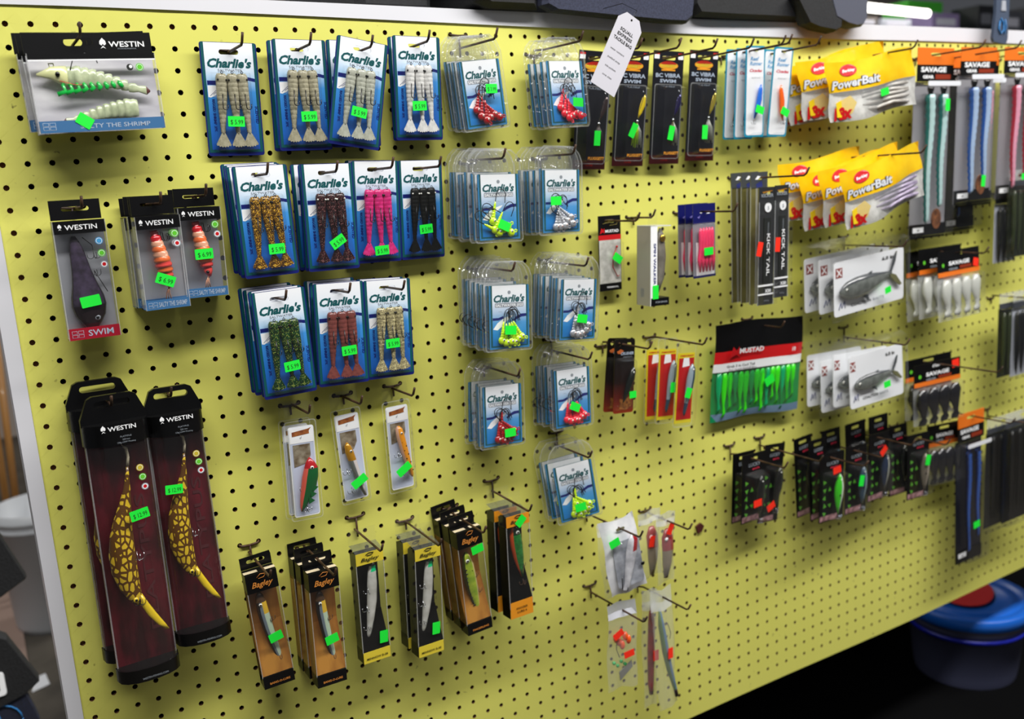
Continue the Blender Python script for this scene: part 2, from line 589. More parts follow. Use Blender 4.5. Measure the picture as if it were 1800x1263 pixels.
JL = [(-.016, -.080, .12), (-.009, -.083, .02), (-.001, -.082, -.1), (.006, -.083, -.2), (.012, -.079, -.42), (.018, -.076, -.55)]
JLAY = {0: JL, 1: [(-.014, -.066, .2), (-.011, -.078, .5), (-.004, -.082, -1.1), (.004, -.078, -.9), (.011, -.074, -1.25), (.016, -.083, -1.0)],
        2: [(-.013, -.084, .15), (-.006, -.084, -.05), (.003, -.083, -.5), (.009, -.076, -.75), (.015, -.071, -.95), (.018, -.08, -1.1)],
        3: [(-.006, -.066, .1), (-.012, -.082, .1), (-.003, -.084, -.1), (.006, -.083, -.25), (.014, -.078, -.7), (.017, -.071, -.9)],
        4: [(-.018, -.068, .3), (-.012, -.077, .2), (-.004, -.083, .05), (.004, -.08, -.35), (.012, -.077, -.7), (.019, -.081, -.8)]}
def jig_pack(key):
    """clear pouch with a printed insert and six jig heads"""
    kind, lay = key
    w, h = .066, .0908
    o = root('jig_head_pack')
    b = MB()
    b.prism(rrect(0, -h / 2, w, h, .002, 2), 0, .0006, TEALINK)
    grad = gradmat('jig_card_print', -.001, -.088, [(0, '#f3f5f8'), (.25, '#e8eef5'), (.42, '#b4cbe6'), (.6, '#4f9ad6'), (.8, '#2484cc'), (1, '#1c70b8')])
    b.poly(rect(-w / 2 + .0004, -.0004, w / 2 - .0004, -h + .0004), -.0001, mat('steel_blue_ink', '#2e7fb8', .4, coat=.3))
    b.poly(rect(-w / 2 + .0025, -.0004, w / 2 - .0025, -h + .003), -.0002, TEALINK)
    b.poly(rect(-w / 2 + .0052, -.0004, w / 2 - .0052, -h + .005), -.0003, grad)
    b.poly(oval(0, -.0105, .0026, n=12), -.00042, GREY)
    b.text("Charlie's", 0, -.0238, .0138, TEALINK, -.0004, shear=.28, bold=.04, fit=.051)
    b.prism(rrect(0, -.0283, .047, .0062, .0012, 2), -.0004, -.0003, GREY, back=False)
    b.text('SALTWATER JIGS', 0, -.0304, .0052, WHITE, -.0006, bold=.03, fit=.0455)
    for x in (-.015, .0, .014): b.text('1/4 oz', x, -.038, .0022, GREY, -.0004)
    b.poly([(-.0275, -.046), (-.018, -.046), (-.01, -.0435), (-.01, -.0475), (-.018, -.0495), (-.0275, -.0495)], -.0004, NAVY)
    b.poly([(.006, -.0495), (.012, -.0445), (.02, -.0415), (.0278, -.0415), (.0278, -.0455), (.02, -.046), (.012, -.049), (.008, -.0515)], -.0004, NAVY)
    b.poly([(-.027, -.062), (-.02, -.0535), (-.008, -.046), (.006, -.0425), (.003, -.046), (-.006, -.052), (-.012, -.058), (-.02, -.0635)], -.00045, PAPER)
    b.build('insert_card', o)
    jm = hm = None
    for i, (x, z, r) in enumerate(JLAY[lay]):
        if jm is None:
            j = jm = jig_mesh(kind).build('jig_head', o)
            q = hm = jig_hook().build('hook', j)
        else:
            j = jm.copy(); COL.objects.link(j); j.parent = o
            q = hm.copy(); COL.objects.link(q); q.parent = j
        j.location = (x * .93, -.0038 - .0008 * (i % 3), z + .002)
        j.scale = (1.42, .95, 1.42)
        j.rotation_euler = (0, r, 0)
    g = MB()
    bw, top, bot = .039, .0335, -.0945
    pts = [(-bw, bot + .003), (-bw + .003, bot), (bw - .003, bot), (bw, bot + .003), (bw, .012), (bw - .005, .024), (bw - .015, top), (-bw + .015, top), (-bw + .005, .024), (-bw, .012)]
    g.shell(pts, .0012, -.0088, .006, CLEARC, POUCH)
    g.poly(pts, .0014, POUCH, [slot(.02, .006, .022)])
    n = len(pts)
    q = [(x * .965, -.03 + (z + .03) * .972) for x, z in pts]
    g.add([(x, .001, z) for x, z in pts] + [(x, .001, z) for x, z in q], [(i, (i + 1) % n, n + (i + 1) % n, n + i) for i in range(n)], RIM)
    g.build('clear_pouch', o)
    return o

def fishmark(b, x, z, s, m, y=-.0004):
    """small fish-head emblem printed before the maker's word"""
    b.poly([(x, z + s), (x + s * .5, z + s * .45), (x + s * .55, z - s * .05), (x + s * .22, z - s * .3), (x, z), (x - s * .22, z - s * .3), (x - s * .55, z - s * .05), (x - s * .5, z + s * .45)], y, m)
    b.poly([(x, z - s * .35), (x + s * .45, z - s * .85), (x, z - s * .62), (x - s * .45, z - s * .85)], y, m)
def dot_icon(b, x, z, r, ring, core, y):
    b.poly(oval(x, z, r, n=14), y, ring)
    b.poly(oval(x, z, r * .78, n=14), y - .0001, WHITE)
    b.poly(oval(x, z, r * (.5 if core is RED else .66), n=12), y - .0002, core)
GREENI = mat('leaf_green_ink', '#63c832', .4)
BLUEI = mat('sky_blue_ink', '#4a9ad0', .4)
BOXBLUE = mat('slate_blue_print', '#3d6d9c', .4, coat=.3)
BOXRED = mat('crimson_print', '#9e1228', .4, coat=.3)
def hang_header(o, w, z0, h, y, lh=.006, lw=None, lx=0):
    b = MB()
    b.prism([(-w / 2, z0), (w / 2, z0), (w / 2, z0 + h), (-w / 2, z0 + h)], y, y + .0008, BLACK, holes=[slot(lw or .55 * w, lh, z0 + h * .55, lx)])
    return b.build('hang_header', o)
def clear_box(o, w, h, d, top, bot, band, bandcol, word, bandfit, wz=None, backcol=None, wfit=None):
    """hinged clear carton with printed top and bottom bands"""
    b = MB()
    b.box(-w / 2, w / 2, d - .0006, d, -h, 0, backcol or SILVER)
    b.box(-w / 2, w / 2, 0, d, -.0006, 0, BLACK)
    b.box(-w / 2, w / 2, 0, d, -h, -h + .0006, bandcol)
    b.build('printed_tray', o)
    f = MB()
    f.add([(-w / 2, 0, 0), (w / 2, 0, 0), (w / 2, 0, -h), (-w / 2, 0, -h)], [(0, 1, 2, 3)], CLEAR)
    for sx in (-1, 1): f.add([(sx * w / 2, 0, 0), (sx * w / 2, d, 0), (sx * w / 2, d, -h), (sx * w / 2, 0, -h)], [(0, 1, 2, 3)], CLEAR)
    e = .0005
    for sx in (-1, 1): f.box(sx * w / 2 - e, sx * w / 2 + e, -e, e, -h, 0, RIM)
    f.build('clear_window', o)
    t = MB()
    t.prism(rect(-w / 2, 0, w / 2, -top), -.0004, -.0001, BLACK)
    fs = wfit or w * .62
    fishmark(t, -fs / 2 - .0035, -top * .48, top * .26, PAPER, -.0006)
    t.text('WESTIN', .0015, -top * .7, top * .54, PAPER, -.0006, bold=.012, fit=fs)
    t.build('brand_band', o)
    u = MB()
    u.prism(rect(-w / 2, -h + bot, w / 2, -h), -.0004, -.0001, bandcol)
    gx = -w / 2 + bot * .75
    for i in (0, 1):
        for k in (0, 1):
            x0, z0 = gx + (i - 1) * bot * .5, -h + bot * (.2 + .32 * k)
            u.poly(rect(x0, z0, x0 + bot * .42, z0 + bot * .26), -.0006, mat('pale_blue_print', '#b8c6d8'))
            u.poly(rect(x0 + .0003, z0 + .0003, x0 + bot * .42 - .0003, z0 + bot * .26 - .0003), -.0007, bandcol)
    u.text(word, bot * .5, -h + bot * .26, bot * .72, mat('pale_print', '#c3cbd6'), -.0006, bold=.01, fit=bandfit)
    u.build('name_band', o)
def swim_box(key):
    w, h = .055, .1355
    o = root('swimbait_box')
    hang_header(o, w * .98, .001, .0225, .016, .005)
    clear_box(o, w, h, .018, .0145, .0135, None, BOXRED, 'SWIM', .027)
    for i, (r, c) in enumerate(((BLUEI, BLUEI), (GREENI, GREENI), (RED, RED))): pass
    ic = MB()
    dot_icon(ic, .0185, -.0245, .0042, BLUEI, BLUEI, -.0002)
    dot_icon(ic, .0195, -.0385, .0042, GREENI, GREENI, -.0002)
    dot_icon(ic, .0205, -.0515, .0042, GREY, RED, -.0002)
    ic.build('icon_print', o)
    m1, m2 = mottle('smoky_violet_side', '#2d2632', '#453a50', 120, .3, coat=.6), mat('dark_plum', '#1d1218', .3, coat=.5)
    m3 = mat('oxblood', '#3c0f16', .3, coat=.5)
    prof = [(0, .0022), (.006, .005), (.02, .0082), (.04, .0105), (.056, .0138), (.07, .0178), (.08, .0188), (.092, .0162), (.101, .0105), (.108, .005), (.113, .0012)]
    b = MB()
    b.loft([(s, (-.004 + s * .06) if s < .06 else 0, 0, r, r * .38) for s, r in prof], lambda i, c, s: (m3 if i > 7 else m2 if i > 5 or abs(c) > .8 else m1), 14)
    b.ball((.006, -.0045, -.095), .0035, GREY, sy=.4)
    b.ball((.006, -.0058, -.095), .0018, EYEB, sy=.4)
    f = b.build('fish_lure', o)
    f.location = (-.003, .009, -.0175)
    f.rotation_euler = (0, -.03, 0)
    for pth, tr in (([(.005, -.002, -.002), (.014, -.002, -.012)], (.014, -.002, -.012, .0035, STEEL, .012)), ([(.022, -.002, -.067), (.0115, -.002, -.041)], (.0115, -.002, -.041, .0035, STEEL, .003))):
        k = MB()
        k.tube(pth, .0006, STEEL, 4)
        treble(k, *tr)
        k.build('hook', f)
    return o
def shrimp_box(key):
    w, h = .0495, .107
    o = root('shrimp_lure_box')
    hang_header(o, w * .97, .001, .0215, .018, .0045)
    clear_box(o, w, h, .02, .0145, .011, None, BOXBLUE, 'SALTY THE SHRIMP', .032)
    ic = MB()
    dot_icon(ic, .017, -.021, .0044, GREENI, GREENI, -.0002)
    dot_icon(ic, .0185, -.0325, .0044, GREY, RED, -.0002)
    ic.build('icon_print', o)
    red, org, pk = mat('shrimp_red', '#c4161f', .2, coat=.8), mat('shrimp_orange', '#f0733a', .25, coat=.8), mat('shrimp_coral', '#f4504c', .25, coat=.8)
    pale = mat('shrimp_peach', '#e8a888', .25, coat=.8)
    violet = mat('shrimp_violet', '#5a4c8c', .3, coat=.5)
    col = [red, red, pale, org, pale, org, pk, org, pk, pk]
    if key == 'violet': col = [violet] * 10
    b = MB()
    secs, z = [], 0
    rs = [.005, .0066, .0075, .0083, .009, .0098, .01, .0094, .008, .0055]
    for r in rs:
        secs += [(z, z * .06, 0, r * .86, r * .7), (z + .003, z * .06, 0, r, r * .85), (z + .006, z * .06, 0, r * .93, r * .75)]
        z += .0062
    secs.append((z + .006, z * .06, 0, .002, .002))
    b.loft(secs, lambda i, c, s: col[min(9, i // 3)], 10)
    b.ball((.001, -.006, -.0615), .0022, EYEB, n=6)
    for i, dx in enumerate((-.003, 0, .003)): b.tube([(.003, 0, -.066), (.0 + dx * .5, 0, -.073), (-.001 + dx, 0, -.081)], .0008, pale, 4)
    f = b.build('shrimp_lure', o)
    f.location = (-.004, .008, -.0165)
    f.rotation_euler = (0, -.1, 0)
    for hx, hy, hz in ((.006, -.003, -.002), (.009, .001, -.003)):
        k = MB()
        k.tube(hook_path(.0035, .008, hx, hy, hz), .0006, STEEL, 5)
        k.build('hook', f)
    return o
def wide_shrimp_box(key):
    w, h = .1306, .0829
    o = root('shrimp_lure_box')
    hang_header(o, .133, .001, .0225, .012, .008, .03, -.0105)
    hb = MB()
    fishmark(hb, .0145, .0115, .0062, PAPER, .0112)
    hb.text('WESTIN', .0395, .0082, .0082, PAPER, .0112, bold=.016, fit=.038)
    hb.text('SCANDINAVIA', .0395, .0055, .002, GREY, .0112, fit=.02)
    hb.build('header_print', o)
    d = .014
    foil = mottle('brushed_foil_card', '#a8a5b2', '#e4e3e6', 14, .28, (1, 1, 3), lo=.3, hi=.7, spec=.7)
    b = MB()
    b.box(-w / 2, w / 2, d - .0006, d, -h, 0, foil)
    b.build('printed_tray', o)
    f = MB()
    f.prism(rect(-w / 2, 0, w / 2, -h), 0, d, CLEARC, CLEAR, back=False)
    for sx in (-1, 1): f.box(sx * w / 2 - .0006, sx * w / 2 + .0006, -.0004, .0006, -h, 0, RIM)
    f.build('clear_window', o)
    t = MB()
    t.prism(rect(-w / 2, 0, w / 2, -.0062), -.0004, -.0001, BLACK)
    t.prism(rect(-w / 2, -.0062, w / 2, -.0078), -.0003, -.0001, PAPER)
    t.build('brand_band', o)
    u = MB()
    u.prism([(-w / 2, -h), (w / 2, -h), (w / 2, -h + .0125), (-w / 2, -h + .0125)], -.0004, -.0001, BOXBLUE)
    for i in (0, 1):
        for k in (0, 1):
            x0, z0 = -w / 2 + .0035 + i * .0068, -h + .0028 + k * .0042
            u.poly(rect(x0, z0, x0 + .006, z0 + .0036), -.0006, mat('pale_blue_print', '#b8c6d8'))
            u.poly(rect(x0 + .0004, z0 + .0004, x0 + .0056, z0 + .0032), -.0007, BOXBLUE)
    u.text('SALTY THE SHRIMP', .0125, -h + .0035, .0066, mat('pale_print', '#a9b6c8'), -.0006, bold=.008, fit=.074)
    u.build('name_band', o)
    ic = MB()
    ic.poly(oval(.037, -.0155, .0036), -.0002, INK)
    ic.poly(oval(.038, -.0148, .0018), -.0003, PAPER)
    dot_icon(ic, .0475, -.0155, .0042, GREENI, GREENI, -.0002)
    ic.build('icon_print', o)
    pale = mottle('glow_shrimp_plastic', '#a9b590', '#c9d3ac', 150, .3, coat=.6)
    headm, tailm, legm = mat('glow_shrimp_head', '#d9dca0', .3, coat=.6), mat('maroon_tail', '#5a2a28', .35), mat('bright_green_legs', '#18b848', .3, coat=.5)
    def body(name, L, loc, rot, whole):
        q = MB()
        secs, z, n = [], 0, 9
        for i in range(n):
            r = .0082 - .0006 * i if i else .007
            secs += [(z, .0004 * i * i * .3, 0, r * .9, r * .6), (z + .0035, .0004 * i * i * .3, 0, r, r * .7), (z + .0064, .0004 * i * i * .3, 0, r * .94, r * .62)]
            z += .0066
        secs += [(z + .002, .0085, 0, .0022, .0018), (z + .009, .0095, 0, .0032, .0014), (z + .0125, .01, 0, .0006, .0006)]
        q.loft(secs, lambda i, c, s: tailm if i > 3 * n else pale, 10)
        e = q.build(name, o)
        e.location, e.rotation_euler = loc, rot
        if whole:
            hd = MB()
            hd.loft([(-.024, -.001, 0, .0006, .0006), (-.012, -.002, 0, .0044, .0034), (-.004, -.0005, 0, .0066, .0052), (.001, 0, 0, .0072, .0055)], headm, 8)
            hd.ball((-.001, -.005, .007), .002, EYEB, n=8)
            hd.tube([(.0035, -.0055, .006), (.006, -.0055, -.006), (.006, -.0055, -.012)], .0003, RED, 4)
            hd.tube([(-.0052, 0, .012), (-.0085, 0, .013), (-.0085, 0, .009), (-.005, 0, .0088)], .0006, headm, 5)
            hd.build('shrimp_head', e)
            lg = MB()
            for i in range(9):
                zz = .004 - i * .006
                lg.tube([(.0055 - .0002 * i, -.002, zz), (.0105 - .0006 * i, -.004, zz - .002), (.0125 - .0007 * i, -.003, zz + .005 - .001 * i)], .0019, legm, 5)
            lg.build('leg_fringe', e)
            hk = MB()
            hk.tube([(-.004, -.004, -.004), (-.0125, -.004, -.008), (-.0155, -.004, -.018), (-.0145, -.004, -.026), (-.009, -.004, -.028)], .0005, STEEL, 5)
            hk.build('hook', e)
        return e
    # laid sideways, head towards the start of the print
    body('shrimp_lure', .07, (-.03, .004, -.0235), (0, -PI / 2 + .03, 0), True).scale = (-1.55, .9, 1.2)
    body('spare_body', .07, (.04, .006, -.0595), (0, PI / 2 + .02, 0), False).scale = (1.45, .8, 1.12)
    return o

def tube_pack(key):
    """half-round clear tube, black end caps, spotted duck-billed lure"""
    w, h = key
    o = root('lure_tube')
    maroon = mottle('maroon_textured_card', '#2a060b', '#6a1524', 34, .4, (1, 1, .35), coat=.3, lo=.4, hi=.75)
    b = MB()
    b.prism(rect(-w / 2, .004, w / 2, -h), .026, .027, maroon)
    b.text('PLATYPUS', .0215, -h * .56, .0155, mat('dark_wine_print', '#4a1c22', .5), .0254, rot=PI / 2, bold=.01, fit=h * .55)
    b.build('backing_card', o)
    def arc(hw, dep, n=9): return [(-hw * math.cos(PI * i / n), .026 - dep * math.sin(PI * i / n) ** .7) for i in range(n + 1)]
    a = arc(w / 2, .026)
    n = len(a)
    c = MB()
    c.add([(x, y, 0) for x, y in a] + [(x, y, -h) for x, y in a], [(i, i + 1, n + i + 1, n + i) for i in range(n - 1)], CLEAR, True)
    for sx in (-1, 1): c.box(sx * (w / 2 - .0008) - .0008, sx * (w / 2 - .0008) + .0008, .0235, .0262, -h, 0, RIM)
    c.build('clear_tube', o)
    def cap(z0, z1, name):
        k = MB()
        q = arc(w / 2 + .0016, .0275)
        k.add([(x, y, z0) for x, y in q] + [(x, y, z1) for x, y in q], [(i, i + 1, n + i + 1, n + i) for i in range(n - 1)], SOOT, True)
        for z in (z0, z1): k.add([(x, y, z) for x, y in q], [tuple(range(n))], SOOT)
        k.box(-w / 2 - .0016, w / 2 + .0016, .026, .0275, min(z0, z1), max(z0, z1), SOOT)
        return k, k
    k, _ = cap(.004, -.021, 'x')
    top = [(-w / 2 - .0016, .002), (w / 2 + .0016, .002), (w / 2 + .0016, .01), (w / 2 - .008, .033), (w / 2 - .014, .036), (-w / 2 + .014, .036), (-w / 2 + .008, .033), (-w / 2 - .0016, .01)]
    k.prism(top, .02, .0275, SOOT, holes=[slot(.04, .0075, .026)])
    # printing lies on the bulging front of the cap
    fishmark(k, -.0175, -.0005, .0048, PAPER, -.0019)
    k.text('WESTIN', .003, -.0035, .0074, PAPER, -.0019, bold=.012, fit=.031)
    k.text('PLATYPUS', .006, -.0125, .0028, GREY, -.0019)
    k.text('220 mm', .006, -.016, .0026, GREY, -.0019)
    k.text('150g LOW Floating', .006, -.0192, .0026, GREY, -.0019)
    k.build('top_cap', o)
    k, _ = cap(-h + .016, -h, 'y')
    k.text('WESTIN-FISHING.COM', .002, -h + .0035, .0034, GREY, -.0019, fit=.03)
    k.build('bottom_cap', o)
    spot = spots('spotted_brown_lure', '#5a380c', '#d6b428', 165, .15, stretch=(1, 1, .62))
    bel, bill = mat('olive_gold_back', '#96741a', .35, coat=.4), mat('bill_yellow', '#e3c324', .3, coat=.5)
    prof = [(0, .011, .0012), (.012, .0095, .0022), (.028, .0075, .0042), (.045, .0035, .007), (.062, -.0005, .0102), (.082, -.004, .0132), (.104, -.0055, .015), (.126, -.0045, .0148), (.146, -.001, .0122), (.16, .003, .0088), (.168, .0065, .0055), (.173, .0085, .0015)]
    f = MB()
    f.loft([(s, x, 0, r, r * .55) for s, x, r in prof], lambda i, c, s: bel if c > .97 else spot, 16)
    f.ball((.0035, -.0062, -.163), .0034, bill, sy=.5)
    f.ball((.0035, -.0079, -.163), .0017, EYEB, sy=.5)
    fo = f.build('duck_billed_lure', o)
    sc = h / .314
    fo.location = (-.005, .013, -.05 * sc)
    fo.scale = (sc, 1, sc)
    fo.rotation_euler = (0, .03, 0)
    q = MB()
    q.loft([(.158, .0075, 0, .0042, .003), (.172, .0135, 0, .0048, .0022), (.188, .0215, 0, .0052, .0018), (.203, .031, 0, .0042, .0012), (.211, .0375, 0, .002, .0008)], bill, 10)
    q.build('bill', fo)
    k = MB()
    k.tube([(.011, 0, 0), (.0125, 0, .01), (.0115, 0, .021), (.0085, 0, .024)], .0018, mat('pale_leader', '#b9b098', .35), 6)
    k.tube([(.0085, -.002, .024), (.006, -.003, .027), (.009, -.003, .029), (.011, -.002, .026)], .0006, CHROME, 4)
    k.build('leader', fo)
    treble_part(fo, .0105, -.003, -.104, .004, CHROME, .008)
    treble_part(fo, .008, -.003, -.158, .0035, STEEL, .01)
    ic = MB()
    dot_icon(ic, .0165, -.052 * sc, .0042, mat('gold_ink', '#c8b432'), mat('gold_ink', '#c8b432'), -.0016)
    dot_icon(ic, .0182, -.0635 * sc, .0042, GREENI, GREENI, -.0016)
    dot_icon(ic, .0195, -.0755 * sc, .0042, GREY, RED, -.0016)
    ic.build('icon_print', o)
    return o

def slim_blister(key):
    """narrow clear clamshell with a white card and a small plug"""
    w, h = .04, .132
    o = root('plug_blister')
    b = MB()
    b.prism(rrect(0, -h / 2 - .001, w * .86, h * .93, .003, 3), -.001, -.0004, WHITE)
    b.prism(rrect(0, -h / 2 - .001, w * .8, h * .9, .0025, 3), -.0013, -.001, mat('pale_blue_card', '#c3cbe0', .4), back=False)
    b.poly(rect(-w * .4, -.0075, w * .4, -.028), -.0016, PAPER)
    b.poly([(-.0125, -.0125), (.009, -.01), (.0135, -.0085), (.0105, -.0125), (.0105, -.0165), (-.0125, -.0185)], -.0019, mottle('rusty_print', '#7a3a14', '#a8622a', 200, .5))
    b.text('d', -.001, -.0225, .005, GREY, -.0019, shear=.3)
    b.poly([(-.0125, -.03), (.0105, -.03), (.0105, -.046), (.005, -.056), (-.0125, -.06)], -.0018, mottle('sepia_print', '#5c4a32', '#a29a86', 80, .5))
    b.build('insert_card', o)
    c = MB()
    c.shell(rrect(0, -h / 2, w, h, .004, 3), 0, -.013, .003, CLEAR)
    c.poly(rrect(0, -h / 2, w * 1.08, h * 1.03, .004, 3), .0002, CLEAR)
    q = rrect(0, -h / 2, w * 1.08, h * 1.03, .004, 3)
    n = len(q)
    c.add([(x, 0, z) for x, z in q] + [(x * .94, 0, -h / 2 + (z + h / 2) * .98) for x, z in q], [(i, (i + 1) % n, n + (i + 1) % n, n + i) for i in range(n)], RIM)
    c.prism(rrect(0, .013, w, .028, .004, 3), .0002, .0006, CLEAR, holes=[slot(.012, .006, .018)])
    c.build('clear_shell', o)
    f = MB()
    if key == 'redgreen':
        rd, gn, og = mat('plug_red', '#b01620', .25, coat=.6), mat('plug_green', '#0c5a28', .3, coat=.5), mat('plug_coral', '#d85a48', .3, coat=.5)
        f.loft([(0, .003, 0, .001, .001), (.006, .004, 0, .006, .0035), (.014, .005, 0, .0095, .0055), (.026, .0035, 0, .0112, .006), (.04, .001, 0, .0105, .0055), (.054, -.003, 0, .008, .0042), (.066, -.007, 0, .0042, .003), (.072, -.009, 0, .001, .001)],
               lambda i, c, s: rd if i < 2 else og if c < -.55 else gn, 12)
        for i in range(3): f.prism([(.004 - i * .002, -.036 - i * .008), (.013 - i * .0025, -.04 - i * .009), (.006 - i * .003, -.046 - i * .008)], -.0045, -.0025, gn)
        f.ball((.005, -.005, -.013), .0026, EYEW, sy=.5)
        f.ball((.005, -.0063, -.013), .0013, EYEB, sy=.5)
        loc, rot = (.004, -.006, -.048), .05
    elif key == 'goldhead':
        gd, gy, wh = mat('plug_gold', '#c48a14', .25, .3, coat=.6), mat('plug_grey', '#6f7370', .25, coat=.6), mat('plug_pinkwhite', '#cfc6c4', .25, coat=.5)
        f.loft([(0, 0, 0, .001, .001), (.005, .0005, 0, .0045, .004), (.014, .002, 0, .0062, .005), (.026, .0045, 0, .006, .005), (.045, .0085, 0, .0052, .0045), (.065, .013, 0, .0042, .004), (.08, .017, 0, .002, .002)],
               lambda i, c, s: gd if i < 3 else gy if c < 0 else wh, 12)
        f.ball((.003, -.005, -.012), .0019, EYEW, sy=.5)
        f.ball((.003, -.0061, -.012), .001, EYEB, sy=.5)
        loc, rot = (-.0055, -.006, -.044), 0
    else:
        og = spots('orange_dotted_plug', '#e0901a', '#e0901a', 160, .9)
        wh, bk = mat('plug_salmon', '#d8a890', .25, coat=.5), EYEB
        f.loft([(0, 0, 0, .0015, .0015), (.004, .0005, 0, .0052, .0045), (.014, .0015, 0, .0066, .0052), (.035, .005, 0, .0062, .005), (.058, .0095, 0, .005, .0045), (.075, .013, 0, .003, .003), (.079, .014, 0, .001, .001)],
               lambda i, c, s: wh if c < -.3 else og, 12)
        for i in range(8): f.ball((.002 + .0045 * (i % 2) + .0011 * i, -.0045, -.024 - .0062 * i), .0011, bk, sy=.4, n=6)
        f.ball((.002, -.005, -.01), .0018, EYEW, sy=.5)
        f.ball((.002, -.0061, -.01), .0009, EYEB, sy=.5)
        loc, rot = (-.002, -.006, -.034), -.02
    fo = f.build('plug_lure', o)
    fo.location = loc
    fo.rotation_euler = (0, rot, 0)
    treble_part(fo, -.005, -.001, -.036, .003, CHROME, .006)
    treble_part(fo, -.002, -.001, -.064, .003, CHROME, .006)
    return o

# ---------------------------------------------------------------- cartons and cards
def minnow(kind):
    b = MB()
    if kind == 'shad':
        bk, sd, bl, hd = mat('minnow_navy_back', '#15161c', .25, coat=.7), mat('minnow_steel_side', '#6f7c88', .25, coat=.7), mat('minnow_pale_belly', '#b9cdb4', .25, coat=.7), mat('minnow_brown_head', '#4a3524', .25, coat=.7)
        yl = mat('minnow_yellow', '#d8b034', .25, coat=.7)
        P = [(0, 0, .0008), (.005, 0, .0036), (.014, .0005, .0052), (.03, .0012, .0058), (.05, .003, .0055), (.075, .0062, .0046), (.095, .0095, .003), (.106, .0115, .0012)]
        b.loft([(s, x, 0, r, r * .8) for s, x, r in P], lambda i, c, s: hd if i < 2 else (yl if i == 2 and c > .2 else bk if c < -.62 else bl if c > .25 else sd), 12)
        b.ball((-.001, -.005, -.0165), .0019, EYEW, sy=.5)
        b.ball((-.001, -.0061, -.0165), .001, EYEB, sy=.5)
    elif kind == 'pearl':
        wh, gr, bk = mottle('pearl_white_plug', '#b9b8b0', '#d4d4ce', 60, .25, coat=.6), mat('mint_throat', '#14c47c', .25, coat=.6), mat('dark_nose', '#10241c', .25, coat=.6)
        P = [(-.002, .002, .0008), (.004, .002, .0036), (.012, .001, .0052), (.03, 0, .0062), (.055, -.0018, .0062), (.08, -.005, .0048), (.102, -.0085, .0028), (.112, -.0105, .0008)]
        b.loft([(s, x, 0, r, r * .8) for s, x, r in P], lambda i, c, s: bk if i < 1 else gr if i == 1 and c > -.4 else wh, 12)
    elif kind == 'perch':
        bk, sd, bl = mat('perch_back', '#2a3408', .25, coat=.6), mottle('perch_side', '#7f9c2a', '#b4c43a', 60, .25, coat=.6), mat('perch_belly', '#c8b878', .25, coat=.6)
        P = [(0, 0, .001), (.006, 0, .005), (.02, .0008, .0086), (.04, .0018, .0096), (.06, .0035, .0088), (.08, .006, .0062), (.096, .0085, .0025), (.1, .009, .001)]
        b.loft([(s, x, 0, r, r * .65) for s, x, r in P], lambda i, c, s: bk if c < -.78 else bl if c > .7 else sd, 14)
        for i in range(10): b.ball((-.0045 + .00022 * i * i * .35 + .001 * (i % 2), -.0052 + .00022 * i, -.026 - .0066 * i), .0022, EYEB, sy=.35, sz=.45, n=6)
        for i in range(4): b.ball((.004, -.0052, -.03 - .008 * i), .0014, EYEB, sy=.4, n=6)
        b.ball((-.001, -.0058, -.0125), .003, EYEW, sy=.4)
        b.ball((-.001, -.007, -.0125), .0016, EYEB, sy=.4)
    else:
        gr, og, dk = mottle('emerald_scale', '#0f5a22', '#1e7a30', 220, .25, coat=.6), mat('ember_belly', '#c24a1c', .25, coat=.6), mat('dark_green_head', '#0c3018', .25, coat=.6)
        P = [(0, 0, .001), (.005, 0, .0055), (.014, .0006, .0088), (.03, .002, .0098), (.052, .0045, .0082), (.07, .007, .005), (.084, .009, .0018)]
        b.loft([(s, x, 0, r, r * .62) for s, x, r in P], lambda i, c, s: dk if i < 2 and c > -.5 else og if c < -.6 else gr, 14)
        b.ball((.002, -.005, -.01), .003, EYEW, sy=.4)
        b.ball((.002, -.0062, -.01), .0016, EYEB, sy=.4)
    return b
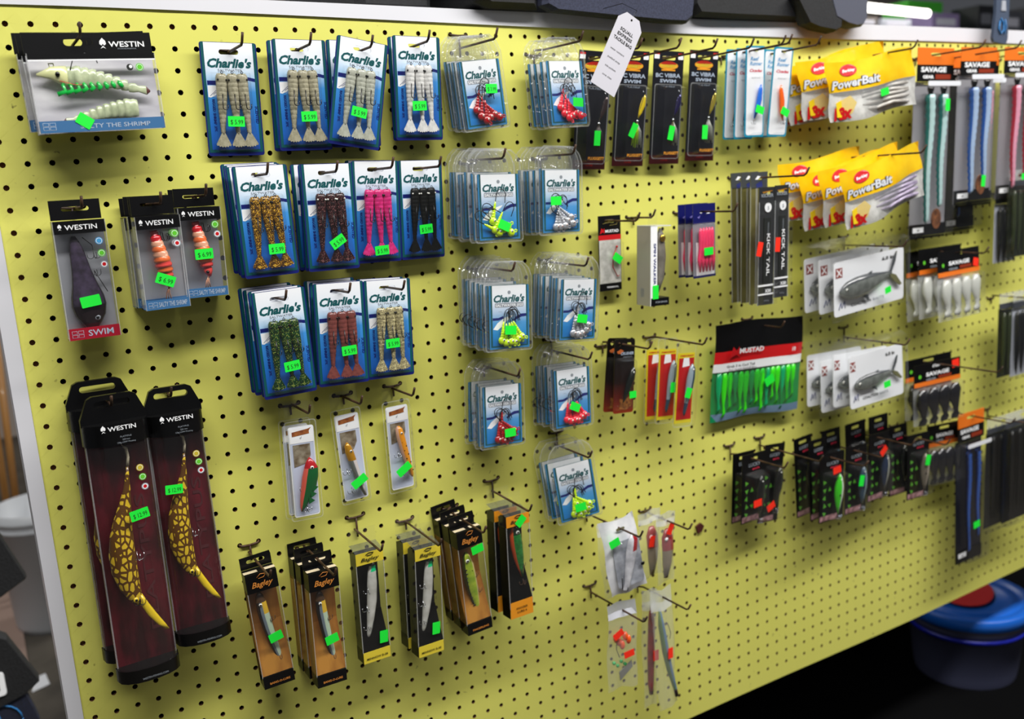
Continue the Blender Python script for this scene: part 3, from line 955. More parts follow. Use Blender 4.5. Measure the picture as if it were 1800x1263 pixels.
def plug_carton(key):
    """tall hanging carton with a window, maker's name on the top band"""
    w, h, d = .041, .163, .022
    o = root('plug_carton')
    b = MB()
    amber = key in ('shad', 'perch')
    top = .026 if amber else .017
    bcol = {'shad': BLACK, 'perch': BLACK, 'pearl': mat('lemon_print', '#dfc93a', .4, coat=.3), 'ember': mat('tangerine_print', '#e6931f', .4, coat=.3)}[key]
    fg = mat('copper_print', '#d98a3c', .4) if amber else INK
    if amber:
        b.box(-w / 2, w / 2, d - .0008, d, -h, -top, WOODY)
        b.add([(-w / 2, 0, -top), (-w / 2, d, -top), (-w / 2, d, -h), (-w / 2, 0, -h + .02)], [(0, 1, 2, 3)], WOODY)
        b.add([(-w / 2, .0006, -h + .018), (w / 2, .0006, -h + .018), (w / 2, d - .001, -h + .085), (-w / 2, d - .001, -h + .085)], [(0, 1, 2, 3)], WOODY)
        b.box(-w / 2, w / 2, 0, d, -top, -.0006, BLACK)
        b.box(-w / 2, w / 2, -.0005, d, -h, -h + .017, BLACK)
        b.prism([(-w / 2, 0), (w / 2, 0), (w / 2, .0135), (w / 2 - .001, .018), (-w / 2, .0165)], d - .001, d, BLACK, holes=[slot(.024, .005, .0095)])
        b.add([(-w / 2, .004, .0003), (-w / 2 + .018, .004, .0003), (-w / 2 + .018, .012, .0003), (-w / 2, .012, .0003)], [(0, 1, 2, 3)], mat('ivory_print', '#d8c8a8'))
        b.add([(w / 2 - .016, .004, .0003), (w / 2, .004, .0003), (w / 2, .012, .0003), (w / 2 - .016, .012, .0003)], [(0, 1, 2, 3)], mat('ivory_print', '#d8c8a8'))
    else:
        b.box(-w / 2, w / 2, -.0004, 0, -top, 0, bcol)
        low = .0165 if key == 'pearl' else .026
        b.box(-w / 2, w / 2, -.0004, 0, -h, -h + low, bcol)
        b.box(-w / 2 + .0005, w / 2 - .0004, d - .0008, d, -h, -.004, BLACK)
        b.box(-w / 2, -w / 2 + .0004, .001, d, -h, -h + low + .004, BLACK)
        if key == 'ember': b.box(-w / 2, -w / 2 + .0004, .001, d, -h, -.018, BLACK)
        b.add([(-w / 2, .0, -h + low), (w / 2, .0, -h + low), (w / 2, d - .001, -h + low + .05), (-w / 2, d - .001, -h + low + .05)], [(0, 1, 2, 3)], mat('matt_black', '#030304', .9, spec=.1))
    tx = b
    zt = -top * .72
    tx.text('Bagley', 0, zt, top * .42, fg, -.0012, shear=.35, bold=.015, fit=w * .68)
    tx.tube([(-.006, -.001, zt + top * .5), (-.001, -.001, zt + top * .66), (.006, -.001, zt + top * .62), (.003, -.001, zt + top * .46), (-.004, -.001, zt + top * .44)], .0005, fg, 4)
    if amber: tx.text("BANG-O-LURE" if key == 'shad' else 'FINGERLING', .001, -h + .005, .0042, fg, -.0012, bold=.02, fit=w * .66)
    elif key == 'pearl': tx.text('MINNOW B-08', 0, -h + .005, .0042, INK, -.0012, bold=.015, fit=w * .78)
    else:
        tx.text('KNOCKER', 0, -h + .0135, .0045, INK, -.0012, bold=.015, fit=w * .5)
        tx.text('LURE 6', 0, -h + .0075, .0045, INK, -.0012, bold=.015, fit=w * .42)
    b.build('carton', o)
    f = MB()
    zt2, zb = -top, -h + .016
    f.add([(-w / 2, 0, zt2), (w / 2, 0, zt2), (w / 2, 0, zb), (-w / 2, 0, zb)], [(0, 1, 2, 3)], CLEAR)
    for sx in (-1, 1): f.add([(sx * w / 2, 0, zt2 if amber else 0), (sx * w / 2, d, zt2 if amber else 0), (sx * w / 2, d, zb), (sx * w / 2, 0, zb)], [(0, 1, 2, 3)], CLEAR)
    if not amber:
        f.add([(-w / 2, 0, 0), (w / 2, 0, 0), (w / 2, d, .006), (-w / 2, d, .006)], [(0, 1, 2, 3)], SMOKE)
        f.prism(rect(-w / 2, 0, w / 2, .028), d - .0006, d, CLEAR, holes=[slot(.014, .006, .018)])
    for sx in (-1, 1): f.box(sx * w / 2 - .0005, sx * w / 2 + .0005, -.0004, .0006, zb, zt2, RIM)
    f.build('clear_window', o)
    m = minnow(key).build('plug_lure', o)
    m.location = {'shad': (-.005, .009, -.029), 'perch': (-.005, .009, -.036), 'pearl': (.0045, .009, -.021), 'ember': (-.0005, .009, -.02)}[key]
    m.scale = {'shad': (1.3, 1, 1.05), 'perch': (1.1, 1, 1), 'pearl': (1.2, 1, 1), 'ember': (1.1, 1, 1)}[key]
    sd = -1 if key == 'pearl' else 1
    for z in (-.034, -.06, -.088): treble_part(m, sd * (.0062 if key != 'perch' else .009) + (.003 if z < -.05 else 0) * sd, -.001, z, .0028, CHROME if key == 'pearl' else RUST, .006)
    return o

def spinner_card(key):
    w, h = .061, .177
    o = root('spinnerbait_card')
    b = MB()
    b.prism(rect(-w / 2, 0, w / 2, -h), 0, .0008, mat('midnight_card', '#14151c', .35, coat=.3), holes=[slot(.028, .006, -.011)])
    for sx in (-1, 1):
        b.poly(rect(sx * .024 - .005, -.003, sx * .024 + .005, -.0125), -.0002, PAPER)
        b.poly(rect(sx * .024 - .005, -.003, sx * .024 + .005, -.006), -.0003, RED)
    b.poly(oval(0, -.0225, .0195, .0062), -.0002, mat('flame_orange', '#f0a028', .4))
    b.poly([(x, max(z, -.0212)) for x, z in oval(0, -.0218, .017, .0062)], -.0003, mat('flame_red', '#b02418', .4))
    b.text('PLUGGETT', 0, -.0252, .006, mat('lemon_print', '#dfc93a', .4, coat=.3), -.0005, bold=.05, fit=.033)
    b.poly(rect(-.014, -.0285, .014, -.0305), -.0003, mat('flame_orange', '#f0a028', .4))
    b.text('BC VIBRA', 0, -.0405, .0085, mat('pale_print', '#c3cbd6'), -.0004, bold=.03, fit=.05)
    b.text('SWIM', 0, -.0485, .007, mat('pale_print', '#c3cbd6'), -.0004, bold=.03, fit=.033)
    b.prism(rect(-w / 2, -h + .014, w / 2, -h), -.0003, -.0001, mat('dark_maroon_print', '#3a0d0e', .4))
    b.text('PLUGGETT', .006, -h + .0155, .006, mat('flame_orange', '#f0a028', .4), -.0105, bold=.03, fit=.03)
    b.text('1/2 OZ', 0, -h + .005, .0032, mat('flame_red', '#b02418', .4), -.0006, fit=.014)
    b.build('backing_card', o)
    c = MB()
    c.shell(rrect(.001, -.11, .056, .118, .004, 3), -.0003, -.021, .006, CLEAR, CLEAR)
    c.add([(x, -.001, z) for x, z in rrect(.001, -.11, .056, .118, .004, 3)] + [(x, -.001, z) for x, z in rrect(.001, -.11, .053, .115, .004, 3)], [(i, (i + 1) % 16, 16 + (i + 1) % 16, 16 + i) for i in range(16)], RIM)
    c.build('blister', o)
    bladec, skc = {'plain': ('#4a3a3a', '#2c2421'), 'lime': ('#e0c41c', '#b4e01c'), 'violet': ('#2c2460', '#4a3c1c'), 'gold': ('#c9b43c', '#8a8d86')}[key]
    l = MB()
    bm_ = mat('blade_' + key, bladec, .2, .6 if key != 'lime' else .1, coat=.6)
    l.loft([(0, .012, 0, .001, .0008), (.006, .011, 0, .004, .001), (.016, .009, 0, .0055, .0014), (.028, .005, 0, .0035, .001), (.036, .0015, 0, .0008, .0006)], bm_, 8)
    l.ball((0, 0, -.041), .003, CHROME, n=8)
    l.tube([(0, 0, -.038), (.002, 0, -.03), (.01, -.002, .002), (.006, -.002, .006)], .0005, CHROME, 4)
    lo = l.build('spinnerbait', o)
    lo.location = (.006, -.011, -.066)
    s = MB()
    sk, sk2 = mat('skirt_' + key, skc, .4), mat('skirt_pale_' + key, '#a9ada0' if key != 'plain' else '#3a302c', .4)
    for i in range(14):
        x = -.008 + .0013 * i
        s.tube([(0, 0, -.043), (x * .7, -.003 * math.sin(i * 2.1), -.056), (x, -.003 * math.sin(i * 2.1), -.078 - .004 * math.sin(i * 5))], .0009, sk if i < 8 else sk2, 4)
    s.build('skirt', lo)
    return o

def reef_card(key):
    w, h = .044, .147
    o = root('spoon_card')
    b = MB()
    cy = mat('cyan_border', '#1a8fb0', .4, coat=.3)
    b.prism(rrect(0, -h / 2, w, h, .003, 2), 0, .0008, cy, holes=[slot(.012, .004, -.007)])
    b.poly(rrect(0, -h / 2, w - .006, h - .006, .004, 3), -.0002, WHITE, [slot(.012, .004, -.007)])
    b.text('Reef', -.002, -.0235, .0085, BLUEI, -.0004, shear=.3, bold=.02, fit=.02)
    b.text('Runner', .001, -.031, .0085, BLUEI, -.0004, shear=.3, bold=.02, fit=.028)
    b.text('Cicadas', .001, -.0415, .0065, mat('rose_ink', '#d0304a'), -.0004, shear=.25, bold=.03, fit=.028)
    b.text('BLADE BAIT', .002, -.052, .003, GREY, -.0004, fit=.02)
    b.build('backing_card', o)
    c = MB()
    c.shell(rrect(.001, -.096, .034, .094, .004, 3), -.0003, -.009, .003, CLEAR)
    c.build('blister', o)
    col = {'blue': '#1f6fe0', 'orange': '#ff6a14', 'tan': '#a8805c', 'navy': '#1c2c6c'}[key]
    l = MB()
    l.loft([(0, .008, 0, .001, .001), (.008, .007, 0, .0045, .0018), (.025, .0045, 0, .006, .0024), (.042, 0, 0, .0055, .002), (.055, -.006, 0, .0012, .001)] if key != 'orange' else
           [(0, -.005, 0, .001, .001), (.008, -.004, 0, .0045, .0018), (.025, 0, 0, .006, .0024), (.045, .002, 0, .005, .002), (.058, .006, 0, .0012, .001)], mat('spoon_' + key, col, .25, coat=.6), 10)
    lo = l.build('spoon_lure', o)
    lo.location = (.002, -.004, -.062)
    k = MB()
    treble(k, -.008 if key != 'orange' else .006, -.001, -.056, .0025, CHROME, .006)
    k.build('hook', lo)
    return o

def wavy_bag(w, h, bands, name, seed, amp=.006, nx=14, nz=8, back=None, tear=.0, thick=.01):
    """soft pouch, puffed in the middle and rippled; bands are (v0, v1, material) down its front"""
    r = random.Random(seed)
    ph = [r.uniform(0, 6) for _ in range(4)]
    b = MB()
    rows = sorted({0, 1, *[i / nz for i in range(nz + 1)], *[q for bd in bands for q in bd[:2]]})
    vs, fs, ms = [], [], []
    for side in (0, 1):
        for v in rows:
            for i in range(nx + 1):
                u = i / nx
                puff = (max(0, math.sin(PI * u)) ** .5) * (max(0, math.sin(PI * min(1, max(0, (v - .1) / .9)))) ** .6)
                y = -thick * puff if side == 0 else thick * .3 * puff
                y += amp * .5 * math.sin(5 * u + ph[0] + 2 * v) + amp * .35 * math.sin(11 * u + 4 * v + ph[1])
                z = -v * h + amp * .5 * math.sin(7 * u + ph[2]) * (1 if v in (0, 1) else .5)
                x = (u - .5) * w + amp * .4 * math.sin(9 * v + ph[3])
                vs.append((x, y, z))
    N = len(rows) * (nx + 1)
    for side in (0, 1):
        for k in range(len(rows) - 1):
            vm = (rows[k] + rows[k + 1]) / 2
            m = next((bd[2] for bd in bands if bd[0] <= vm <= bd[1]), bands[-1][2])
            if side and back: m = back if vm > bands[0][1] else bands[0][2]
            for i in range(nx):
                a = side * N + k * (nx + 1) + i
                fs.append((a, a + 1, a + nx + 2, a + nx + 1))
                ms.append(m)
    b.add(vs, fs, ms, True)
    def at(u, v, dy=-.0012):
        puff = (max(0, math.sin(PI * u)) ** .5) * (max(0, math.sin(PI * min(1, max(0, (v - .1) / .9)))) ** .6)
        y = -thick * puff + amp * .5 * math.sin(5 * u + ph[0] + 2 * v) + amp * .35 * math.sin(11 * u + 4 * v + ph[1])
        return ((u - .5) * w, y + dy, -v * h)
    return b, at
def worm_bag(key):
    """yellow foil pouch with a clear lower half, name and count printed on it"""
    w, h = .21, .102
    o = root('soft_bait_bag')
    yf = mottle('yellow_foil', '#f0b808', '#f7cf1c', 20, .22, coat=.5, spec=.7)
    cl = clear('silvery_film', haze=.22, rough=.12, gloss=1.6, crinkle=.8)
    bands = [(0, .5, yf), (.5, 1, cl)]
    b, at = wavy_bag(w, h, bands, 'x', 3, .007, 18, 8, back=mottle('silver_foil_back', '#c0beb8', '#f0efea', 45, .25, coat=.4), thick=.008)
    def onbag(s, u, v, size, m, fit, shear=.25, bold=.03, n=1, off=0):
        vs, fs, wd, mid = text_data(s, shear, bold)
        out = []
        for a, c in vs:
            uu, vv = u + (a - mid) * fit / wd / w + off, v - c * size / h + off
            p = at(min(.99, max(.01, uu)), min(.99, max(.01, vv)), -.0014 - off * .1)
            out.append((uu * w - w / 2, p[1], p[2]))
        b.add(out, fs, m)
    sil, dk = mat('silver_print', '#d4d7de', .4), mat('grey_outline', '#2c2e38', .5)
    onbag('PowerBait', .275, .44, .0195, dk, .104, .2, .06, off=-.004)
    onbag('PowerBait', .275, .44, .0195, sil, .104, .2, .03)
    onbag('Berkley', .225, .19, .007, PAPER, .03, .2, .03)
    e = oval(.225, .165, .095, .1, 20)
    b.add([(u * w - w / 2, at(u, v, -.0008)[1], -v * h) for u, v in e], [tuple(range(20))], mat('cherry_badge', '#d0262e', .4))
    e = oval(.225, .165, .082, .08, 20)
    onbag('18x', .125, .95, .027, RED, .038, .1, .06)
    e = [(.06, .62), (.24, .55), (.3, .7), (.24, .9), (.2, .95), (.06, .97)]
    b.build('pouch', o)
    f = MB()
    wm = mottle('worm_' + key, *{'pearl': ('#a8a29a', '#d0ccc6'), 'lilac': ('#8c7f9c', '#c0b2cc'), 'dark': ('#4c1c10', '#7a3418')}[key], 60, .35, coat=.5)
    for i in range(5):
        z = -.058 - .0075 * i
        f.tube([(-.03, .001 - .002 * (i % 2), z), (0, -.004, z + .003 * math.sin(i)), (.04, -.0045, z + .002), (.085, .001, z - .003 * math.sin(i * 2))], .0034, wm, 6)
    f.build('soft_worms', o)['kind'] = 'stuff'
    yw = MB()
    yw.prism([(-.092, -.068), (-.058, -.06), (-.044, -.074), (-.055, -.09), (-.07, -.0955), (-.092, -.093)], -.0035, -.003, YEL, back=False)
    yw.build('count_badge', o)
    return o

def eel_pack(key):
    """long hanging blister: orange and black header, two ribbed soft eels"""
    col, w, h = key
    o = root('eel_bait_pack')
    b = MB()
    org = mat('orange_header', '#e8741c', .4, coat=.3)
    hd = .031 if h > .33 else .026
    b.prism(rect(-w / 2, 0, w / 2, -hd), 0, .001, org, holes=[slot(.03, .006, -.012)])
    b.prism(rect(-w / 2, -hd, w / 2, -hd * 2), -.0002, .001, BLACK)
    b.text('SAVAGE', -.006, -hd * 1.42, .0125, PAPER, -.0006, bold=.04, fit=w * .7)
    b.text('GEAR', -w * .2, -hd * 1.8, .008, PAPER, -.0006, bold=.04, fit=w * .3)
    b.prism(rect(.0, -hd * 1.56, w * .42, -hd * 1.85), -.0005, -.0003, mat('brick_print', '#8c3018', .4), back=False)
    b.prism(rect(-w / 2, -hd * 2, w / 2, -h), .006, .007, mat('ash_grey_card', '#8e8d92', .45, coat=.2) if col != 'navy' else mat('night_blue_card', '#070a1c', .4, coat=.3))
    b.prism(rect(-w * .5, -h + .028, w * .5, -h), .004, .0055, BLACK)
    b.prism(rect(-w * .42, -h + .012, -w * .12, -h + .022), .0034, .004, PAPER, back=False)
    b.text('200', -w * .27, -h + .0145, .005, INK, .0032, bold=.02)
    if col != 'navy': b.prism(oval(w * .24, -h + .036, .014, .02, 12), .003, .006, mottle('driftwood_print', '#4a2a16', '#8a5430', 90, .5), back=False)
    b.build('backing_card', o)
    c = MB()
    c.shell(rrect(0, -h / 2 - hd, w, h - 2 * hd - .004, .006, 3), .004, -.02, .007, CLEAR)
    c.prism(rrect(0, -hd * 2 - .005, w * .9, .009, .003, 3), -.021, -.0205, mat('white_gloss_strip', '#e6e8ee', .15), back=False)
    c.build('blister', o)
    c1, c2 = {'teal': ('#0f6e68', '#b9d8d8'), 'blue': ('#1c56a8', '#a8c0e0'), 'red': ('#b01c34', '#e8a0b8'), 'navy': ('#0c1a4c', '#2c56a8')}[col]
    m1, m2 = mat('eel_back_' + col, c1, .25, coat=.6), mat('eel_pale_' + col, c2, .25, coat=.6)
    for i, x in enumerate((-w * .17, w * .15)):
        e = MB()
        L = (h - 2 * hd) * (.82 if i == 0 else .72)
        secs, n = [], 16
        for k in range(n):
            r = (.0118 if col != 'navy' else .008) * (1 - k / n * .5)
            secs += [(L * k / n, .002 * math.sin(k * .5), 0, r * .82, r * .7), (L * (k + .55) / n, .002 * math.sin(k * .5), 0, r, r * .8)]
        secs.append((L, 0, 0, .001, .001))
        e.loft(secs, lambda i, c, s: m1 if c * .57 - s * .82 < .15 else m2, 10)
        e.loft([(-.014, 0, 0, .009, .004), (-.009, 0, 0, .0075, .005), (-.002, 0, 0, .004, .004), (.004, 0, 0, .0065, .006)], EYEB if col != 'navy' else m1, 8)
        eo = e.build('soft_eel', o)
        eo.location = (x * 1.12, -.006, -hd * 2 - .024)
    return o

def mustad_small(key):
    w, h = .045, .12
    o = root('rigged_hook_card')
    b = MB()
    b.prism(rect(-w / 2, 0, w / 2, -h), 0, .0008, BLACK, holes=[slot(.02, .006, -.009)])
    b.tube([(-.014, -.0005, -.0125), (.0, -.0005, -.0105), (.016, -.0005, -.0095), (.014, -.0005, -.0145), (0, -.0005, -.0155)], .0005, mat('olive_gold_ink', '#8a7c2c', .4), 4)
    b.prism(rect(-w / 2, -.0305, w / 2, -.0385), -.0003, -.0001, RED)
    b.text('MUSTAD', .0045, -.0265, .0062, PAPER, -.0005, bold=.03, fit=.027)
    b.poly([(-.02, -.0285), (-.0165, -.019), (-.013, -.0225), (-.0105, -.019), (-.0105, -.0285), (-.0135, -.0255)], -.0005, RED)
    b.prism(rect(-w / 2 + .001, -.0385, w / 2 - .001, -h + .012), -.0004, -.0001, mottle('clouded_film_card', '#a9a8a0', '#d4d2cc', 70, .3, coat=.5))
    b.text('TERMINAL', .004, -h + .0045, .0036, PAPER, -.0005, bold=.02, fit=.024)
    b.build('backing_card', o)
    k = MB()
    k.tube([(.012, -.003, -.05), (.004, -.003, -.066), (.003, -.003, -.082), (.012, -.003, -.098), (.016, -.003, -.096)], .0009, mat('red_wire', '#a82828', .3, .3), 5)
    k.ball((.012, -.003, -.05), .002, RED)
    k.build('rigged_hook', o)
    c = MB()
    c.shell(rrect(.002, -.075, .047, .066, .003, 2), 0, -.007, .002, CLEARC)
    c.build('blister', o)
    return o
def spoon_carton(key):
    w, h, d = .0385, .127, .034
    o = root('spoon_carton')
    b = MB()
    gv = mat('grey_ivory_card', '#a9a598', .45)
    b.box(-w / 2, -w / 2 + .0006, 0, d, -h, 0, gv)
    b.box(-w / 2, w / 2, d - .0006, d, -h, 0, gv)
    b.box(-w / 2, -w / 2 + .0135, -.0004, .0001, -h, 0, PAPER)
    b.text('SPIN WALKER', -w / 2 + .0062, -.06, .0062, mat('indigo_ink', '#2a3478'), -.0008, rot=-PI / 2, bold=.025, fit=.066)
    b.box(-w / 2 + .001, w / 2, -.0006, d, -h, -h + .0125, BLACK)
    b.text('FISHING', .003, -h + .0045, .004, GREY, -.001, bold=.02, fit=.024)
    for i in range(9): b.add([(-w / 2 - .0002, .016, -h + .014 + .0016 * i), (-w / 2 - .0002, .024, -h + .014 + .0016 * i), (-w / 2 - .0002, .024, -h + .0148 + .0016 * i), (-w / 2 - .0002, .016, -h + .0148 + .0016 * i)], [(0, 1, 2, 3)], GREY)
    b.build('carton', o)
    c = MB()
    c.box(-w / 2, w / 2 + .003, -.0005, d, -.001, .001, clear('frosted_lid', haze=.5))
    c.add([(-w / 2 + .0135, 0, 0), (w / 2, 0, 0), (w / 2, 0, -h), (-w / 2 + .0135, 0, -h)], [(0, 1, 2, 3)], CLEAR)
    c.add([(w / 2, 0, 0), (w / 2, d, 0), (w / 2, d, -h), (w / 2, 0, -h)], [(0, 1, 2, 3)], CLEAR)
    c.prism(rrect(0, .011, w * .5, .022, .003, 2), .018, .0186, CLEAR, holes=[slot(.01, .004, .014)])
    c.build('clear_window', o)
    l = MB()
    gm, gold = mottle('pewter_spoon', '#6a655c', '#8c877c', 50, .3, .4 and (1, 1, 1), coat=.4), mat('brass', '#c9a23a', .2, .9)
    l.loft([(0, 0, 0, .002, .0015), (.012, .001, 0, .0075, .004), (.045, .002, 0, .01, .005), (.08, .0, 0, .0085, .0045), (.104, -.004, 0, .0015, .0015)], gm, 12)
    l.ball((.001, -.0055, -.016), .0062, gold, sy=.4)
    l.build('spoon_lure', o).location = (.0075, .009, -.004)
    return o
def squid_pack(key):
    w, h = .0505, .118
    o = root('squid_skirt_pack')
    b = MB()
    nv = mat('cobalt_card', '#10145c', .35, coat=.4)
    b.prism(rect(-w / 2, .0025, w / 2, -.029), 0, .001, nv, holes=[slot(.02, .005, -.011)])
    b.poly([(.004, -.014), (.012, -.0095), (.012, -.014)], -.0003, PAPER)
    b.poly([(-.016, -.019), (-.009, -.016), (-.012, -.021)], -.0003, mat('lilac_print', '#7c74c0'))
    b.prism(rect(-w / 2, -.029, w / 2, -h), .0008, .0014, mat('silver_back', '#9a9aa4', .3, .3))
    b.prism(rect(-w / 2 + .007, -.06, w / 2 - .003, -h + .004), .0004, .0008, PAPER, back=False)
    b.prism(rect(-w / 2, -h + .004, w / 2, -h), 0, .0014, nv)
    b.build('backing_card', o)
    s = MB()
    pk = mat('neon_pink_skirt', '#f83c6c' if key == 'pink' else '#8c1c24', .35, coat=.5)
    for i in range(5):
        x = -.0115 + .0065 * i
        s.loft([(0, x, 0, .001, .001), (.006, x, 0, .0036, .0026), (.02, x, 0, .0042, .003), (.03, x, 0, .0034, .0024), (.05, x + .0015 * (i - 2), 0, .0044, .002), (.072, x + .001 * (i - 2), 0, .0016, .001)], pk, 7)
    s.build('squid_skirt', o).location = (-.001, -.004, -.036)
    c = MB()
    c.shell(rrect(0, -.072, w, .088, .002, 2), 0, -.0085, .003, CLEARC)
    c.build('clear_pouch', o)
    return o
def kick_pack(key):
    front, w, h = key
    o = root('kicktail_pack')
    b = MB()
    ch = mat('charcoal_print', '#2c2d2e', .35, coat=.4)
    b.prism(rect(-w / 2, 0, w / 2, -h), .001, .0016, ch if front else mottle('olive_window_card', '#4c4622', '#6e6838', 20, .35, coat=.4), holes=[slot(.016, .005, -.01)])
    if not front:
        b.prism(rect(-w / 2, 0, w / 2, -.026), 0, .001, mat('slate_header', '#43474a', .35, coat=.4), holes=[slot(.016, .005, -.01)])
        b.poly([(-.01, -.012), (-.004, -.006), (.003, -.0075), (-.004, -.0125)], -.0003, PAPER)
        b.poly([(-.008, -.02), (.006, -.015), (.008, -.024), (-.006, -.026)], -.0003, mat('indigo_ink', '#2a3478'))
    else:
        b.text('KICKER', 0, -.016, .0075, GREY, 0, bold=.03, fit=w * .75)
        b.poly([(-.012, -.0075), (.01, -.0055), (.012, -.0065), (-.01, -.0095)], 0, mat('bronze_ink', '#a8701c'))
        b.prism(oval(.002, -.033, .0078, n=14), -.0002, .0004, PAPER, back=False)
        b.text('5', .002, -.0365, .008, GREY, -.0006, bold=.02)
        b.prism(rect(-.007, -.05, .009, -h + .036), -.0001, .0005, INK, back=False)
        b.text('KICK TAIL', .0005, -h * .57, .0095, PAPER, -.0004, rot=-PI / 2, bold=.02, fit=h * .36)
        b.text('minnow', .0015, -h * .35, .006, GREY, -.0004, rot=-PI / 2, fit=h * .11)
        b.prism(rect(-w / 2, -h + .034, w / 2, -h + .031), -.0001, .0005, PAPER, back=False)
        b.text('X30', .005, -h + .021, .007, PAPER, -.0003, bold=.04, fit=.014)
        b.prism(rect(-w / 2, -h + .019, w / 2, -h + .0165), -.0001, .0005, PAPER, back=False)
        b.text('sinking', .002, -h + .006, .004, GREY, -.0003)
    b.build('backing_card', o)
    if not front:
        l = MB()
        l.loft([(0, 0, 0, .001, .001), (.01, .0005, 0, .0048, .004), (.04, 0, 0, .006, .0045), (.09, -.002, 0, .0045, .0035), (.125, -.005, 0, .001, .001)], mottle('brassy_minnow', '#6a4c14', '#c9a440', 60, .25, coat=.6), 10)
        l.ball((.001, -.004, -.01), .002, RED, sy=.5)
        l.build('minnow_lure', o).location = (.004, -.005, -.045)
    c = MB()
    c.shell(rect(-w / 2, -.024, w / 2, -h), .001, -.011, .002, CLEAR, CLEAR)
    for sx in (-1, 1): c.box(sx * w / 2 - .0005, sx * w / 2 + .0005, -.0005, .001, -h, -.024, RIM)
    if not front: c.prism(rect(-w / 2 + .0005, -.026, -w / 2 + .005, -h), -.0112, -.011, RIM, back=False)
    c.build('clear_shell', o)
    return o
def bullet_card(key):
    w, h = .041, .1218
    o = root('crankbait_card')
    b = MB()
    g = gradmat('ember_card_print', -.03, -h, [(0, '#0d0908'), (.45, '#1c0a08'), (.75, '#5c1a10'), (1, '#8c3018')], .35)
    b.prism(rrect(0, -h / 2, w, h, .004, 3), 0, .001, g, holes=[oval(-.011, -.0085, .0035, n=10), slot(.011, .004, -.0085, .008)])
    b.poly([(-.016, -.02), (-.008, -.0165), (-.002, -.0195), (-.007, -.0245), (-.014, -.0235)], -.0003, mat('amber_ink', '#b8602c'))
    b.text('CRUSHER', .005, -.026, .0062, mat('pale_print', '#c3cbd6'), -.0004, shear=.2, bold=.03, fit=.026)
    b.text('HARD BAITS', .006, -.0305, .0028, GREY, -.0004, fit=.018)
    b.poly([(-.008, -.098), (.002, -.1), (.014, -.094), (.018, -.11), (.004, -.118), (-.008, -.114)], -.0003, mottle('gravel_print', '#5c2c14', '#b8742c', 200, .5))
    b.build('backing_card', o)
    l = MB()
    l.loft([(0, .011, 0, .001, .001), (.008, .01, 0, .0055, .004), (.022, .006, 0, .007, .005), (.04, -.001, 0, .0055, .004), (.058, -.008, 0, .001, .001)], mat('crank_black', '#0d1412', .2, coat=.8), 10)
    l.ball((.009, -.004, -.009), .0016, EYEW, sy=.5)
    l.build('crankbait', o).location = (.003, -.006, -.045)
    c = MB()
    c.shell(rrect(.001, -.074, .04, .086, .004, 3), 0, -.012, .004, CLEAR)
    c.build('blister', o)
    return o
def redyellow_card(key):
    w, h = .038, .12
    o = root('swimbait_blister')
    b = MB()
    b.prism(rect(-w / 2, 0, w / 2, -h), 0, .0008, mat('sunny_border', '#e2cf22', .4, coat=.3))
    b.poly(rect(-w / 2 + .003, -.0085, w / 2 - .0015, -h + .006), -.0002, mat('signal_red', '#c01418', .4, coat=.3))
    b.poly([(-.006, -.0085), (.006, -.0085), (.008, -.022), (-.008, -.024)], -.0004, PAPER)
    b.text('SWIMMING MINNOW', .001, -.006, .004, RED, -.0003, bold=.02, fit=.03)
    b.build('insert_card', o)
    l = MB()
    bl, pl = mat('denim_back', '#2e4458', .25, coat=.6), mat('pale_grey_side', '#93a3ad', .25, coat=.6)
    l.loft([(0, .006, 0, .001, .001), (.008, .006, 0, .006, .004), (.024, .004, 0, .0082, .005), (.045, .001, 0, .0072, .0045), (.066, -.003, 0, .004, .003), (.082, -.006, 0, .0035, .0014), (.088, -.0065, 0, .001, .001)], lambda i, c, s: bl if c > .2 or i > 3 else pl, 12)
    l.ball((.006, -.004, -.0095), .002, EYEW, sy=.5)
    l.ball((.006, -.005, -.0095), .001, EYEB, sy=.5)
    l.build('swimbait', o).location = (.003, -.006, -.018)
    c = MB()
    q = rrect(0, -h / 2 + .006, w * 1.12, h + .026, .006, 3)
    c.shell(q, .001, -.013, .004, CLEAR)
    c.poly(q, .0015, CLEAR, [slot(.012, .006, .012)])
    c.add([(x, .001, z) for x, z in q] + [(x * .95, .001, -h / 2 + .006 + (z + h / 2 - .006) * .98) for x, z in q], [(i, (i + 1) % 16, 16 + (i + 1) % 16, 16 + i) for i in range(16)], RIM)
    c.build('clear_shell', o)
    return o
